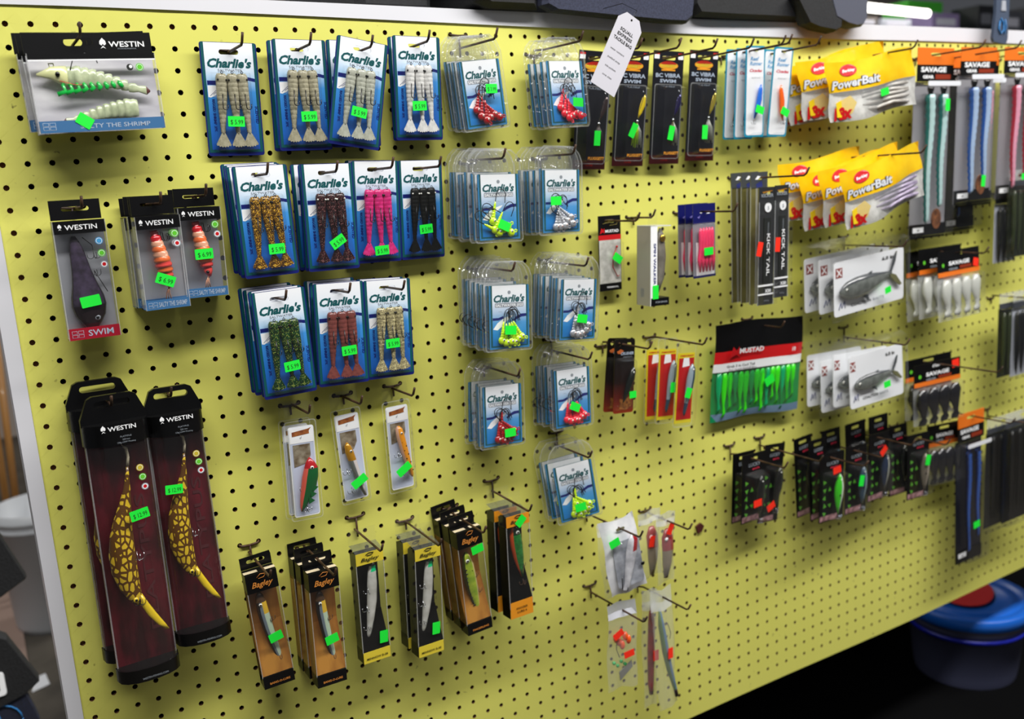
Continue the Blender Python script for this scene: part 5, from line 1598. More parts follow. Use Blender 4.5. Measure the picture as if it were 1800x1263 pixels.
# ---------------------------------------------------------------- poses (x, y, z, roll, yaw, pitch, width, height)
POS = {
    'wide': (0.0755, -0.0683, -0.0397, -0.0222, 0.0099, 0.0039, 0.1306, 0.0829),
    'widehead': (0.075, -0.0533, -0.0147, 0.0078, -0.003, 0.0049, 0.1331, 0.0197),
    'c1': (0.2384, -0.023, -0.0186, 0.0232, -0.0155, 0.039, 0.0689, 0.1331),
    'c2': (0.3227, -0.0402, -0.0165, 0.0144, -0.0223, 0.0525, 0.0664, 0.1358),
    'c3': (0.4041, -0.0537, -0.0179, 0.1858, -0.0697, 0.0253, 0.0645, 0.1334),
    'c4': (0.4862, -0.0417, -0.0097, 0.0271, -0.033, 0.0728, 0.0722, 0.138),
    'c2b': (0.3978, -0.0288, -0.0146, 0.0188, -0.014, 0.0538, 0.0637, 0.1381),
    'd1': (0.2468, -0.0659, -0.169, -0.0055, 0.0494, -0.0127, 0.07, 0.1355),
    'd2': (0.3349, -0.06, -0.1707, 0.0218, -0.0152, -0.0017, 0.0716, 0.1389),
    'd3': (0.4115, -0.0385, -0.1696, 0.0361, 0.03, 0.0788, 0.0577, 0.1325),
    'd4': (0.4812, -0.0319, -0.1717, 0.0242, 0.0577, 0.0969, 0.0711, 0.1329),
    'e1': (0.2505, -0.0709, -0.3218, -0.0117, 0.0188, -0.0101, 0.0695, 0.1352),
    'e2': (0.3345, -0.06, -0.3228, 0.04, -0.0255, -0.006, 0.0725, 0.1382),
    'e3': (0.4104, -0.0436, -0.3283, 0.0462, 0.0056, -0.0028, 0.0629, 0.135),
    'jA1': (0.5734, -0.0546, -0.0415, -0.0895, 0.0351, 0.0073, 0.0648, 0.0917),
    'jB1': (0.7119, -0.0617, -0.0425, -0.0141, 0.0512, -0.0475, 0.059, 0.0913),
    'jA2': (0.5733, -0.0846, -0.1976, 0.0353, -0.0113, -0.0032, 0.067, 0.0919),
    'jB2': (0.6885, -0.0721, -0.1972, 0.0421, -0.008, 0.0124, 0.0683, 0.09),
    'jA3': (0.5763, -0.0895, -0.3523, 0.0747, -0.0163, -0.0266, 0.072, 0.0919),
    'jB3': (0.7006, -0.0869, -0.3581, 0.0957, 0.0192, 0.0209, 0.0666, 0.0888),
    'jA4': (0.5734, -0.0546, -0.5027, 0.0589, -0.0219, -0.0209, 0.0653, 0.0899),
    'jB4': (0.6984, -0.0569, -0.4978, 0.0329, -0.0163, -0.0242, 0.0595, 0.0917),
    'jB5': (0.6887, -0.0571, -0.6485, -0.0921, -0.2244, -0.047, 0.056, 0.0896),
    'swim': (0.0384, -0.0468, -0.219, 0.0054, -0.0013, -0.0068, 0.0551, 0.1352),
    'sh1': (0.1166, -0.0847, -0.2201, 0.0027, 0.0314, 0.024, 0.0497, 0.1057),
    'sh2': (0.1699, -0.0607, -0.2141, 0.016, 0.02, 0.0248, 0.0476, 0.1083),
    'sh0': (0.1121, -0.0296, -0.2141, 0.0496, 0.0786, 0.0491, 0.0513, 0.107),
    'pl1': (0.0419, -0.0769, -0.4568, 0.018, 0.2109, -0.0315, 0.0711, 0.3142),
    'pl2': (0.1121, -0.0596, -0.462, 0.0088, -0.0125, -0.052, 0.0647, 0.2882),
    'slim1': (0.2671, -0.0458, -0.5006, 0.0333, -0.0602, -0.0212, 0.0446, 0.1359),
    'slim2': (0.3386, -0.025, -0.5018, -0.0251, -0.0537, -0.0142, 0.037, 0.1293),
    'slim3': (0.4154, -0.0234, -0.5046, 0.0012, 0.0205, 0.0118, 0.0402, 0.1318),
    'bg1': (0.1878, -0.0608, -0.6841, -0.0464, -0.0592, 0.007, 0.0414, 0.1711),
    'bg2': (0.2629, -0.0859, -0.6954, 0.0219, -0.0071, 0.0122, 0.0424, 0.1644),
    'bg3': (0.3392, -0.0599, -0.6977, 0.0213, 0.021, 0.0045, 0.039, 0.1591),
    'bg4': (0.4194, -0.0783, -0.7075, 0.0432, 0.0586, 0.0188, 0.0403, 0.1554),
    'bg5': (0.4852, -0.0818, -0.6979, -0.0504, -0.0145, 0.0233, 0.0434, 0.1659),
    'bg6': (0.5698, -0.0797, -0.6965, 0.017, 0.0352, 0.0106, 0.0373, 0.1597),
    'sp1': (0.7952, -0.0305, -0.0232, 0.0635, -0.0494, 0.1211, 0.0604, 0.176),
    'sp2': (0.8695, -0.03, -0.0217, 0.0513, -0.0511, 0.1084, 0.0589, 0.1768),
    'sp3': (0.9414, -0.0301, -0.0214, 0.0451, -0.0444, 0.0826, 0.0622, 0.1783),
    'sp4': (1.0172, -0.0307, -0.0199, 0.041, -0.0407, 0.0753, 0.0627, 0.178),
    'rr1': (1.0875, -0.0318, -0.0177, 0.0108, -0.0181, 0.0616, 0.0389, 0.1462),
    'rr2': (1.095, -0.0469, -0.0182, -0.0013, -0.0108, 0.0448, 0.037, 0.1459),
    'rr3': (1.1021, -0.062, -0.0159, 0.0037, -0.0253, 0.0517, 0.0462, 0.1482),
    'rr4': (1.1746, -0.0337, -0.0168, 0.0241, -0.0236, 0.079, 0.0376, 0.1456),
    'rr5': (1.1676, -0.0635, -0.0174, 0.049, -0.0618, 0.0948, 0.0537, 0.1467),
    'pb1': (1.3533, -0.0938, -0.0337, -0.1334, -0.1901, 0.1131, 0.2013, 0.098),
    'pb1b': (1.3157, -0.0626, -0.0238, -0.179, -0.1048, -0.0452, 0.2011, 0.1128),
    'pb2': (1.3394, -0.1284, -0.212, -0.237, -0.0233, 0.1489, 0.2216, 0.0972),
    'pb2b': (1.3208, -0.0978, -0.2084, -0.2202, -0.0386, 0.0685, 0.2019, 0.0943),
    'pb2c': (1.3072, -0.0673, -0.2157, -0.1881, 0.201, -0.0317, 0.2572, 0.1053),
    'pb2d': (1.2796, -0.0465, -0.2018, -0.1243, 0.24, -0.019, 0.2555, 0.1071),
    'sv1': (1.5695, -0.0748, -0.0147, 0.0085, -0.0903, 0.0431, 0.1074, 0.3594),
    'sv2': (1.6827, -0.0907, -0.0144, -0.0046, -0.0632, 0.0457, 0.1112, 0.2963),
    'sv3': (1.8555, -0.0757, -0.0097, -0.0004, -0.062, 0.0723, 0.1278, 0.3068),
    'sv4': (1.7308, -0.0337, -0.014, -0.0052, -0.0454, 0.0686, 0.0886, 0.3737),
    'mu1': (0.8129, -0.0204, -0.2728, 0.0174, 0.0047, 0.0182, 0.0454, 0.1198),
    'cb': (0.8748, -0.07, -0.294, 0.0394, -0.0035, 0.0175, 0.0382, 0.127),
    'ps': (0.9696, -0.0702, -0.2682, 0.0022, 0.029, 0.0206, 0.0506, 0.1185),
    'kt1': (1.062, -0.1213, -0.2462, 0.0141, -0.0036, 0.0345, 0.0364, 0.1933),
    'kt2': (1.0956, -0.1219, -0.245, 0.0114, 0.013, 0.0265, 0.0317, 0.1846),
    'kt3': (1.095, -0.0719, -0.2217, 0.0005, 0.0007, 0.0369, 0.0401, 0.2257),
    'kt4': (1.0934, -0.0519, -0.2208, -0.0053, 0.0007, 0.0354, 0.0394, 0.2235),
    'kt5': (1.0894, -0.0318, -0.2208, -0.012, -0.0002, 0.0295, 0.0384, 0.2245),
    'bl1': (0.8116, -0.0304, -0.4696, 0.1253, -0.003, 0.0152, 0.0461, 0.1216),
    'bl2': (0.8142, -0.0454, -0.4697, 0.0851, -0.0089, 0.0048, 0.04, 0.1218),
    'ry1': (0.8984, -0.02, -0.5033, 0.0855, -0.0113, 0.0034, 0.0335, 0.1199),
    'ry2': (0.9082, -0.04, -0.502, 0.0914, -0.007, 0.0132, 0.036, 0.122),
    'ry3': (0.9311, -0.06, -0.5092, 0.0924, 0.0044, 0.0308, 0.0414, 0.1193),
    'gb': (1.1342, -0.0326, -0.4828, 0.0531, -0.0478, 0.0688, 0.2137, 0.1785),
    'co3': (1.3722, -0.0794, -0.3885, -0.0482, 0.0702, 0.0222, 0.2148, 0.1035),
    'co2': (1.3566, -0.0589, -0.3832, -0.0449, 0.0679, 0.0487, 0.2133, 0.0996),
    'co1': (1.342, -0.0384, -0.3802, -0.0437, 0.0767, 0.0408, 0.2125, 0.0961),
    'cp4': (1.3718, -0.0944, -0.5682, -0.0422, -0.1568, -0.1365, 0.1288, 0.1006),
    'cp3': (1.357, -0.0719, -0.5687, 0.0167, -0.018, -0.016, 0.1576, 0.1022),
    'cp2': (1.3472, -0.0506, -0.5799, -0.0062, -0.0451, -0.0304, 0.1379, 0.0904),
    'cp1': (1.3354, -0.0293, -0.5712, 0.0214, -0.0094, -0.0159, 0.1491, 0.098),
    'sg': (1.6449, -0.0807, -0.4038, -0.0017, 0.0702, -0.0528, 0.1541, 0.1405),
    'sg2': (1.6173, -0.0584, -0.3968, 0.0117, 0.0952, -0.0915, 0.1507, 0.1447),
    'sg3': (1.6072, -0.0363, -0.4014, -0.0086, -0.003, -0.0992, 0.1356, 0.136),
    'bk': (1.5887, -0.0771, -0.6262, -0.0315, -0.1572, 0.0016, 0.1276, 0.1279),
    'bk2': (1.5938, -0.0531, -0.6198, -0.0365, -0.1529, -0.0476, 0.1206, 0.1248),
    'dk1': (1.0859, -0.0317, -0.7209, 0.0429, 0.0204, 0.0186, 0.0537, 0.132),
    'dk2': (1.0912, -0.0518, -0.7196, 0.0357, 0.062, 0.0175, 0.0625, 0.1291),
    'dk3': (1.1555, -0.0432, -0.7172, 0.1103, 0.0481, 0.05, 0.0547, 0.1506),
    'ek1': (1.2371, -0.0353, -0.7222, -0.0623, 0.0038, 0.0154, 0.048, 0.1598),
    'ek2': (1.255, -0.0558, -0.7262, -0.0058, -0.0037, -0.0119, 0.0481, 0.1577),
    'ek3': (1.2722, -0.0764, -0.7515, 0.046, 0.0033, -0.0055, 0.0677, 0.1339),
    'ek4': (1.3136, -0.0376, -0.7219, -0.0285, -0.0505, -0.0355, 0.0493, 0.1536),
    'ek5': (1.3501, -0.0688, -0.7561, 0.0253, 0.0123, -0.0013, 0.0628, 0.1345),
    'ek6': (1.3829, -0.0398, -0.7212, -0.0366, -0.0057, -0.0123, 0.0589, 0.1595),
    'ek7': (1.4288, -0.0612, -0.7478, 0.0036, 0.0341, 0.0214, 0.0651, 0.139),
    'ek8': (1.4633, -0.0322, -0.7238, -0.0061, -0.0247, -0.0274, 0.0572, 0.1674),
    'ek9': (1.5082, -0.0434, -0.7511, -0.0154, -0.0615, -0.0406, 0.0582, 0.1469),
    'ek10': (1.5346, -0.0741, -0.7685, 0.0091, -0.0572, -0.0137, 0.0662, 0.1364),
    'sgx': (1.6646, -0.0457, -0.7779, 0.0212, -0.0944, -0.0296, 0.1037, 0.1304),
    'blue': (1.7279, -0.0657, -0.7603, -0.0132, -0.0185, -0.0152, 0.0913, 0.3405),
    'rt1': (1.8548, -0.0657, -0.7917, 0.0582, 0.107, -0.03, 0.1328, 0.2607),
    'rt2': (1.8928, -0.0857, -0.7823, 0.0588, 0.1065, -0.0327, 0.1361, 0.2604),
    'rm1': (1.8653, -0.0657, -0.5178, 0.0736, -0.0524, -0.0654, 0.0899, 0.1921),
    'rm2': (1.9001, -0.0757, -0.5181, 0.0809, -0.0452, -0.0575, 0.0905, 0.1923),
    'ru1': (1.8516, -0.0557, -0.2909, -0.0072, 0.0222, 0.0419, 0.0834, 0.1662),
    'ru2': (1.8715, -0.0757, -0.2571, -0.0093, -0.0044, 0.0098, 0.0919, 0.1887),
    'wb': (0.7456, -0.0912, -0.7446, -0.0977, -0.2314, -0.0465, 0.0674, 0.1265),
    'wb2': (0.7615, -0.0609, -0.7604, -0.0364, -0.1833, -0.0361, 0.068, 0.1268),
    'rb1': (0.8453, -0.0501, -0.7675, -0.0373, 0.0741, 0.075, 0.0462, 0.1205),
    'rb2': (0.8645, -0.0701, -0.7698, 0.0156, 0.0497, 0.0486, 0.0356, 0.1255),
    'ob': (0.747, -0.0911, -0.8866, 0.0537, -0.0759, -0.015, 0.057, 0.1495),
    'wm1': (0.8468, -0.0401, -0.9134, 0.0517, -0.0705, -0.0165, 0.0271, 0.2165),
    'wm2': (0.8561, -0.0601, -0.9081, -0.0838, 0.1397, -0.0174, 0.0476, 0.2234),
}
def P(k, **kw):
    return POS[k]

# ---------------------------------------------------------------- goods on the board
# large shrimp cartons
p = POS['wide']
G = 'shrimp lure cartons'
o = put(wide_shrimp_box, 0, p, 'wide clear carton with pale glow shrimp, front of the upper corner stack', 'lure box', G)
price(o, -.019, -.0715, -.62, '', y=-.0008, w=.0165, h=.0125)
for i, (dx, dz, r) in enumerate(((-.003, .002, -.035), (-.006, .0045, .0))):
    q = put(wide_shrimp_box, 0, p, 'wide clear shrimp carton, %s from the front in the upper corner' % ORD[i], 'lure box', G)
    pose(q, p, dx, .016 * (i + 1), dz, r)
hook(.0645, -.0235, .078, 'short wire hook through the wide shrimp cartons')

# rigged shrimp cards: three rows
G = 'rigged shrimp cards'
SC_ = [('c1', 'pearl', 'blue card of pearl shrimps hanging alone in the top row', (.0025, -.094, -.02), 0),
       ('c2', 'pearl', 'blue card of pearl shrimps with a crooked card beside it', (.0065, -.0935, .02), 1),
       ('c3', 'smoke', 'crooked blue card of smoky shrimps overlapping its neighbour', (.0035, -.0905, -.09), 0),
       ('c4', 'white', 'blue card of white shrimps next to the red jig packs', (.0015, -.09, .03), 1),
       ('d1', 'gold', 'blue card of gold glitter shrimps in the middle row', (.0095, -.1025, 0), 3),
       ('d2', 'rootbeer', 'blue card of dark red glitter shrimps with a tilted price label', (.0075, -.0995, .55), 2),
       ('d3', 'pink', 'blue card of hot pink shrimps', (.0055, -.1195, .06), 1),
       ('d4', 'black', 'blue card of black shrimps', (.006, -.0945, .06), 1),
       ('e1', 'green', 'blue card of green glitter shrimps in the lowest row', (.006, -.0985, .05), 3),
       ('e2', 'brown', 'blue card of brown shrimps in the lowest row', (.0095, -.091, .05), 2),
       ('e3', 'champagne', 'blue card of pale gold glitter shrimps in the lowest row', (.0045, -.0885, .03), 1)]
for k, kind, lab, (sx, sz, sr), n in SC_:
    p = POS[k]
    p = p[:5] + (min(p[5], .045),) + p[6:]
    o = put(shrimp_card, kind, p, lab, 'lure pack', G)
    price(o, sx, sz, sr, '$ 5.99', w=.0205, h=.0125)
    if n: stack(shrimp_card, kind, p, n, .0122 if k == 'd4' else .0128, lab.replace(' hanging alone', ''), 'lure pack', G, .003, .02, dx=-.0012, dz=.0012)
    hook(p[0] + .001, p[2] - .0112, {'c': .072, 'd': .085, 'e': .088}[k[0]], 'wire hook holding the ' + lab.split('blue card of ')[-1].replace('crooked ', ''))
p = POS['c2b']
o = put(shrimp_card, 'pearl', p, 'blue shrimp card half hidden behind the crooked card', 'lure pack', G)

# jig head packs
G = 'jig head packs'
JP = [('jA1', 'red', 4, 4, .0102, 'dark red jig pack with glare, highest stack beside white shrimps', (.0145, -.0395, -.08)),
      ('jB1', 'scarlet', 4, 3, .014, 'scarlet jig pack behind the paper hang tag', (.0195, -.059, -.08)),
      ('jA2', 'chartreuse', 1, 7, .0102, 'chartreuse jig pack with sideways heap, second stack down', (.008, -.071, -.42)),
      ('jB2', 'silver', 2, 5, .0112, 'silver jig pack with red eyes, label high on the card', (-.009, -.0445, .02)),
      ('jA3', 'chartreuse', 0, 7, .0105, 'chartreuse jig pack with upright fan of jigs', (.002, -.0645, -.06)),
      ('jB3', 'silver', 3, 7, .0105, 'silver jig pack with label over its heap', (.0085, -.0595, -.12)),
      ('jA4', 'red', 3, 3, .0112, 'dark red jig pack below the chartreuse stack', (.0125, -.0735, .04)),
      ('jB4', 'scarlet', 0, 4, .0108, 'scarlet jig pack, second lowest of its column', (.004, -.061, -.45)),
      ('jB5', 'chartreuse', 3, 2, .018, 'chartreuse jig pack, lowest of its column', (.003, -.0735, .04))]
for k, kind, lay, n, st, lab, (sx, sz, sr) in JP:
    p = POS[k]
    o = put(jig_pack, (kind, lay), p, lab, 'jig pack', G)
    price(o, sx, sz, sr, '$ 3.99' if k in ('jA1',) else '', y=-.0115, w=.0185, h=.0125)
    stack(jig_pack, (kind, (lay + 1) % 5), p, n, st, lab, 'jig pack', G, .0035, .03, dx=-.0006, dz=.0008)
    hook(p[0] - .0015, p[2] + .0225, .105 if k[1] == 'A' else .11, 'wire hook holding the ' + lab.split(',')[0].replace(' with', ' stack with'), slope=-.002)

# small boxed lures by the upper corner
G = 'boxed lures'
p = POS['swim']
o = put(swim_box, 0, p, 'clear box with violet swimbait and crimson base band', 'lure box', G)
price(o, .0005, -.0925, .12, '', y=-.0008, w=.0215, h=.0125)
hook(p[0] + .004, p[2] + .0135, .06, 'wire hook holding the violet swimbait box')
p = POS['sh1']
o = put(shrimp_box, 'coral', p, 'clear box with coral shrimp, front of the left stack, tilted label', 'lure box', G)
price(o, .0005, -.0735, -.4, '$ 6.99', y=-.0008, w=.0215, h=.0125)
stack(shrimp_box, 'coral', p, 3, .0165, 'clear violet shrimp box behind the coral one', 'lure box', G, .002, .015, keys=['coral', 'violet', 'violet'], dx=-.0008)
hook(p[0] + .003, p[2] + .0135, .095, 'wire hook holding the stack of coral shrimp boxes')
p = POS['sh2']
o = put(shrimp_box, 'coral', p, 'clear box with coral shrimp hanging beside the gold shrimp cards', 'lure box', G)
price(o, .0005, -.0555, .02, '$ 6.99', y=-.0008, w=.0215, h=.0125)
stack(shrimp_box, 'coral', p, 1, .021, 'clear coral shrimp box next to the gold cards', 'lure box', G, .002, .01)
hook(p[0] + .004, p[2] + .0135, .08, 'wire hook holding the coral shrimp box by the gold cards')

# duck-billed lures in half-round tubes
G = 'half-round lure tubes'
p = POS['pl1']
o = put(tube_pack, (.0705, .3135), (p[0] + .002, p[1], p[2], .016, .06, -.03), 'large clear tube with spotted duck-billed lure, lower one, black caps', 'lure tube', G)
price(o, .0095, -.108, .14, '$ 12.99', y=-.0012, w=.0215, h=.0125)
q = put(tube_pack, (.0705, .3135), p, 'large lure tube hidden behind the lower spotted lure tube', 'lure tube', G)
pose(q, (p[0] - .0085, p[1] + .033, p[2] + .014, .012, .0, -.02))
hook(p[0] - .002, p[2] + .026, .075, 'wire hook through the lower black tube cap')
p = POS['pl2']
o = put(tube_pack, (.0655, .289), p, 'large clear tube with spotted duck-billed lure, hanging higher', 'lure tube', G)
price(o, -.0145, -.087, -.08, '$ 12.99', y=-.0012, w=.0205, h=.0115)
hook(p[0] - .002, p[2] + .026, .05, 'wire hook through the higher black tube cap')

# plugs in slim clamshells
G = 'slim plug blisters'
for k, kind, lab, s, n in (('slim1', 'redgreen', 'slim clamshell with red and green plug', None, 1), ('slim2', 'goldhead', 'slim clamshell with gold-headed grey plug', (.0075, -.1045, .5), 0),
                           ('slim3', 'dotted', 'slim clamshell with orange dotted plug', (.0045, -.101, .55), 0)):
    p = POS[k]
    o = put(slim_blister, kind, p, lab, 'lure pack', G)
    if s: price(o, *s, txt='', w=.0235, h=.012, y=-.0135)
    if n: stack(slim_blister, kind, p, n, .015, lab, 'lure pack', G, .003, .02, dx=-.002)
    hook(p[0] + .002, p[2] + .0175, .076, 'wire hook holding the ' + lab)

# plug cartons, bottom row
G = 'plug cartons in the bottom row'
for k, kind, lab, s, n, st, L in (('bg1', 'shad', 'amber carton with steel-blue minnow, first of the bottom row', (.0055, -.094, .2), 0, 0, .1),
                                  ('bg2', 'shad', 'amber carton with steel-blue minnow, front of the next stack', (.0045, -.0985, .2), 2, .026, .125),
                                  ('bg3', 'pearl', 'yellow-banded carton with white plug, single', (.0125, -.1305, 1.5), 0, 0, .1),
                                  ('bg4', 'pearl', 'yellow-banded carton with white plug, front of two', (.0095, -.1255, 1.5), 1, .03, .115),
                                  ('bg5', 'perch', 'amber carton with spotted green perch plug', (.0105, -.0335, .12), 2, .025, .125),
                                  ('bg6', 'ember', 'orange-banded carton with emerald plug', (.0055, -.0115, .75), 1, .03, .115)):
    p = POS[k]
    o = put(plug_carton, kind, p, lab, 'lure box', G)
    price(o, *s, txt='', w=.018 if kind != 'perch' else .0195, h=.0125, y=-.0016)
    if n: stack(plug_carton, kind, p, n, st, lab, 'lure box', G, .0025, .02, dx=-.0015, dz=.002)
    hook(p[0], p[2] + .0125 + (.006 if kind in ('pearl', 'ember') else 0), L, 'wire hook holding the ' + lab, slope=-.004)

# spinnerbaits, spoons
G = 'spinnerbait cards'
for k, kind, lab, s in (('sp1', 'plain', 'black spinnerbait card partly behind the hang tag', (.013, -.129, 1.57)), ('sp2', 'lime', 'black spinnerbait card with lime skirt and yellow blade', (.008, -.121, 1.15)),
                        ('sp3', 'violet', 'black spinnerbait card with dark violet blade', (.0125, -.1275, 1.4)), ('sp4', 'gold', 'black spinnerbait card with gold blade, beside the spoon cards', (.0095, -.13, 1.57))):
    p = POS[k]
    o = put(spinner_card, kind, p, lab, 'lure pack', G)
    price(o, *s, txt='', w=.0225, h=.0115, y=-.022)
    hook(p[0] + .001, p[2] - .0105, .135, 'long wire hook holding the ' + lab.replace('partly ', ''))
G = 'spoon cards with cyan borders'
for k, kind, lab, s in (('rr1', 'tan', 'white spoon card with cyan border, hindmost, tan lure', None), ('rr2', 'navy', 'white spoon card with cyan border, behind the blue spoon', None),
                        ('rr3', 'blue', 'white spoon card with cyan border and blue spoon', (.0125, -.1025, -.3)), ('rr4', 'tan', 'white spoon card hidden between the blue and orange spoons', None),
                        ('rr5', 'orange', 'white spoon card with cyan border and orange spoon', (.0155, -.1055, -.4))):
    p = POS[k]
    p = p[:3] + ((.03,) if k[-1] in '12' else (p[3],)) + p[4:]
    o = put(reef_card, kind, p, lab, 'lure pack', G)
    if s: price(o, *s, txt='', w=.0185, h=.0125, y=-.0095)
    if k in ('rr3', 'rr5', 'rr1'): hook(p[0], p[2] - .0068, .135, 'long wire hook holding the ' + lab.replace('hindmost, ', ''))

# soft worm pouches
G = 'yellow worm pouches'
WB = [('pb1', 'pearl', 'yellow foil pouch with pale worms, front of the upper stack', 1), ('pb1b', 'dark', 'yellow foil pouch with dark worms behind the upper front pouch', 0),
      ('pb2', 'lilac', 'yellow foil pouch with lilac worms, front of the lower stack', 0), ('pb2b', 'dark', 'yellow foil pouch directly behind the lilac worms', 0),
      ('pb2c', 'dark', 'yellow foil pouch, third in the lower stack', 0), ('pb2d', 'dark', 'yellow foil pouch, hindmost in the lower stack', 0)]
for k, kind, lab, s in WB:
    p = POS[k]
    p = p[:4] + ((-.11, .03) if k[2] == '1' else (-.03, .06)) + p[6:]
    o = put(worm_bag, kind, p, lab, 'bait bag', G)
    if s: price(o, .028, -.0665, .1, '', w=.019, h=.0125, y=-.0135)
for i, (dy, dz, dx) in enumerate(((.021, -.004, -.012), (.04, -.006, -.02))):
    q = put(worm_bag, 'dark', POS['pb1b'], 'yellow foil pouch with dark worms, %s in the upper stack' % ('third', 'fourth')[i], 'bait bag', G)
    pose(q, POS['pb1b'][:4] + (-.11, .03), dx, dy, dz, -.02)
p = POS['pb1']; hook(p[0] + .034, p[2] + .004, .15, 'long wire hook through the upper yellow pouches')
p = POS['pb2']; hook(p[0] + .02, p[2] + .004, .19, 'long wire hook through the lower yellow pouches')

# long eel packs
G = 'long eel packs'
for k, key, lab, s in (('sv1', ('teal', .107, .36), 'long orange-headed pack with teal ribbed eels', (.041, -.105, 1.57)), ('sv2', ('blue', .112, .301), 'orange-headed pack with blue eels', (.03, -.258, 1.5)),
                       ('sv3', ('red', .118, .305), 'orange-headed pack with red eels', (.032, -.262, .1)), ('sv4', ('navy', .1, .36), 'long dark eel pack standing behind the teal eels', None)):
    p = POS[k]
    p = p[:4] + (-.03, .02) + p[6:]
    o = put(eel_pack, key, p, lab, 'lure pack', G)
    if s: price(o, *s, txt='', w=.0225, h=.0125, y=-.0205)
    if k != 'sv4': hook(p[0] + .008, p[2] - .0115, .15, 'long wire hook holding the ' + lab.replace('long ', ''))
q = put(eel_pack, ('red', .118, .305), POS['sv2'], 'orange-headed pack with red eels hidden behind the blue eels', 'lure pack', G)
pose(q, POS['sv2'][:4] + (-.03, .02), .052, .0285, -.004)
p = POS['blue']
o = put(eel_pack, ('navy', .0905, .34), p, 'long navy pack with two blue eels near the bucket', 'lure pack', G)
price(o, .022, -.262, .1, '', w=.022, h=.015, y=-.0205)
hook(p[0] + .006, p[2] - .0115, .14, 'long wire hook holding the navy eel pack')

# middle of the board
p = POS['mu1']
o = put(mustad_small, 0, p, 'small black and red card with rigged hook', 'tackle card')
price(o, .0155, -.069, -.6, '', w=.0185, h=.0125, y=-.0075)
hook(p[0] + .003, p[2] - .0085, .09, 'wire hook holding the small red hook card')
p = POS['cb']
o = put(spoon_carton, 0, p, 'grey ivory carton with pewter spoon in its window', 'lure box')
price(o, -.0085, -.105, 1.57, '', w=.022, h=.012, y=-.001)
hook(p[0] - .004, p[2] + .0135, .062, 'wire hook holding the spoon carton')
p = POS['ps']
G = 'pink squid packs'
o = put(squid_pack, 'pink', p, 'cobalt-headed pack of neon pink squid skirts, front one', 'lure pack', G)
price(o, .0095, -.076, .02, '', w=.0205, h=.0125, y=-.009)
stack(squid_pack, 'dark', p, 2, .017, 'cobalt-headed pack with dark red skirts', 'lure pack', G, .002, .015, dx=-.001)
hook(p[0] + .002, p[2] - .0105, .14, 'long wire hook holding the squid skirt packs')
G = 'long kicktail minnow packs'
for k, key, lab, s in (('kt1', (1, .0365, .194), 'charcoal minnow pack with lengthwise lettering, nearer one', (-.0155, -.1, 1.35)), ('kt2', (1, .033, .186), 'charcoal minnow pack with lengthwise lettering, farther one', (-.009, -.097, 1.5)),
                       ('kt3', (0, .04, .2245), 'long clear minnow pack with slate header, front of three', None), ('kt4', (0, .04, .2245), 'long clear minnow pack with slate header, middle of three', None),
                       ('kt5', (0, .04, .2245), 'long clear minnow pack with slate header, back of three', None)):
    p = POS[k]
    o = put(kick_pack, key, p, lab, 'lure pack', G)
    if s: price(o, *s, txt='', w=.0235, h=.0115, y=-.0118, m=ORANGE)
p = POS['kt3']; hook(p[0] + .004, p[2] - .0095, .17, 'long wire hook holding the minnow packs')
G = 'dark crankbait cards'
for k, lab, s in (('bl1', 'black and ember crankbait card, rear one', None), ('bl2', 'black and ember crankbait card, front one with label', (.0195, -.093, .05))):
    p = POS[k]
    o = put(bullet_card, 0, p, lab, 'lure pack', G)
    if s: price(o, *s, txt='', w=.014, h=.0115, y=-.0125)
p = POS['bl2']; hook(p[0] - .005, p[2] - .008, .115, 'wire hook holding the two ember cards')
G = 'red and yellow swimbait packs'
for k, lab, s in (('ry1', 'red and yellow swimbait pack, back of three', None), ('ry2', 'red and yellow swimbait pack, middle of three', (.0155, -.066, 1.5)), ('ry3', 'red and yellow swimbait pack, front of three', (.0095, -.069, 1.3))):
    p = POS[k]
    o = put(redyellow_card, 0, p, lab, 'lure pack', G)
    if s: price(o, *s, txt='', w=.0175, h=.0125, y=-.0135)
p = POS['ry2']; hook(p[0] + .001, p[2] + .0175, .13, 'wire hook holding the red and yellow packs')
p = POS['gb']
o = put(grub_bag, 0, p, 'wide black-topped bag of bright green curl tail grubs', 'bait bag')
price(o, .033, -.116, .5, '', w=.022, h=.0165, y=-.0115)
hook(p[0] + .008, p[2] - .012, .075, 'wire hook through the green grub bag')
G = 'white baitfish cards'
for k, key, lab, s in (('co3', (.2137, .1005), 'wide white card with grey baitfish, front of the upper three', (.057, -.076, .15)), ('co2', (.2137, .1005), 'wide white card with grey baitfish, middle of the upper three', None), ('co1', (.2137, .1005), 'wide white card with grey baitfish, back of the upper three', None),
                       ('cp4', (.15, .1), 'white card with grey baitfish, front of the lower four', (.029, -.072, .1)), ('cp3', (.15, .1), 'white card with grey baitfish, second of the lower four', None), ('cp2', (.15, .1), 'white card with grey baitfish, third of the lower four', None), ('cp1', (.15, .1), 'white card with grey baitfish, back of the lower four', None)):
    p = POS[k]
    p = p[:3] + (p[3] if k == 'co3' else min(.02, p[3]),) + (.05 if k[1] == 'o' else -.03, .02 if k[1] == 'o' else -.02) + p[6:]
    o = put(fish_card, key, p, lab, 'lure pack', G)
    if s: price(o, *s, txt='', w=.0185, h=.0125, y=-.0145)
p = POS['co3']; hook(p[0] + .008, p[2] + .016, .14, 'long wire hook holding the three wide baitfish cards')
p = POS['cp4']; hook(p[0] + .006, p[2] + .016, .15, 'long wire hook holding the four baitfish cards')
G = 'paddletail pouches'
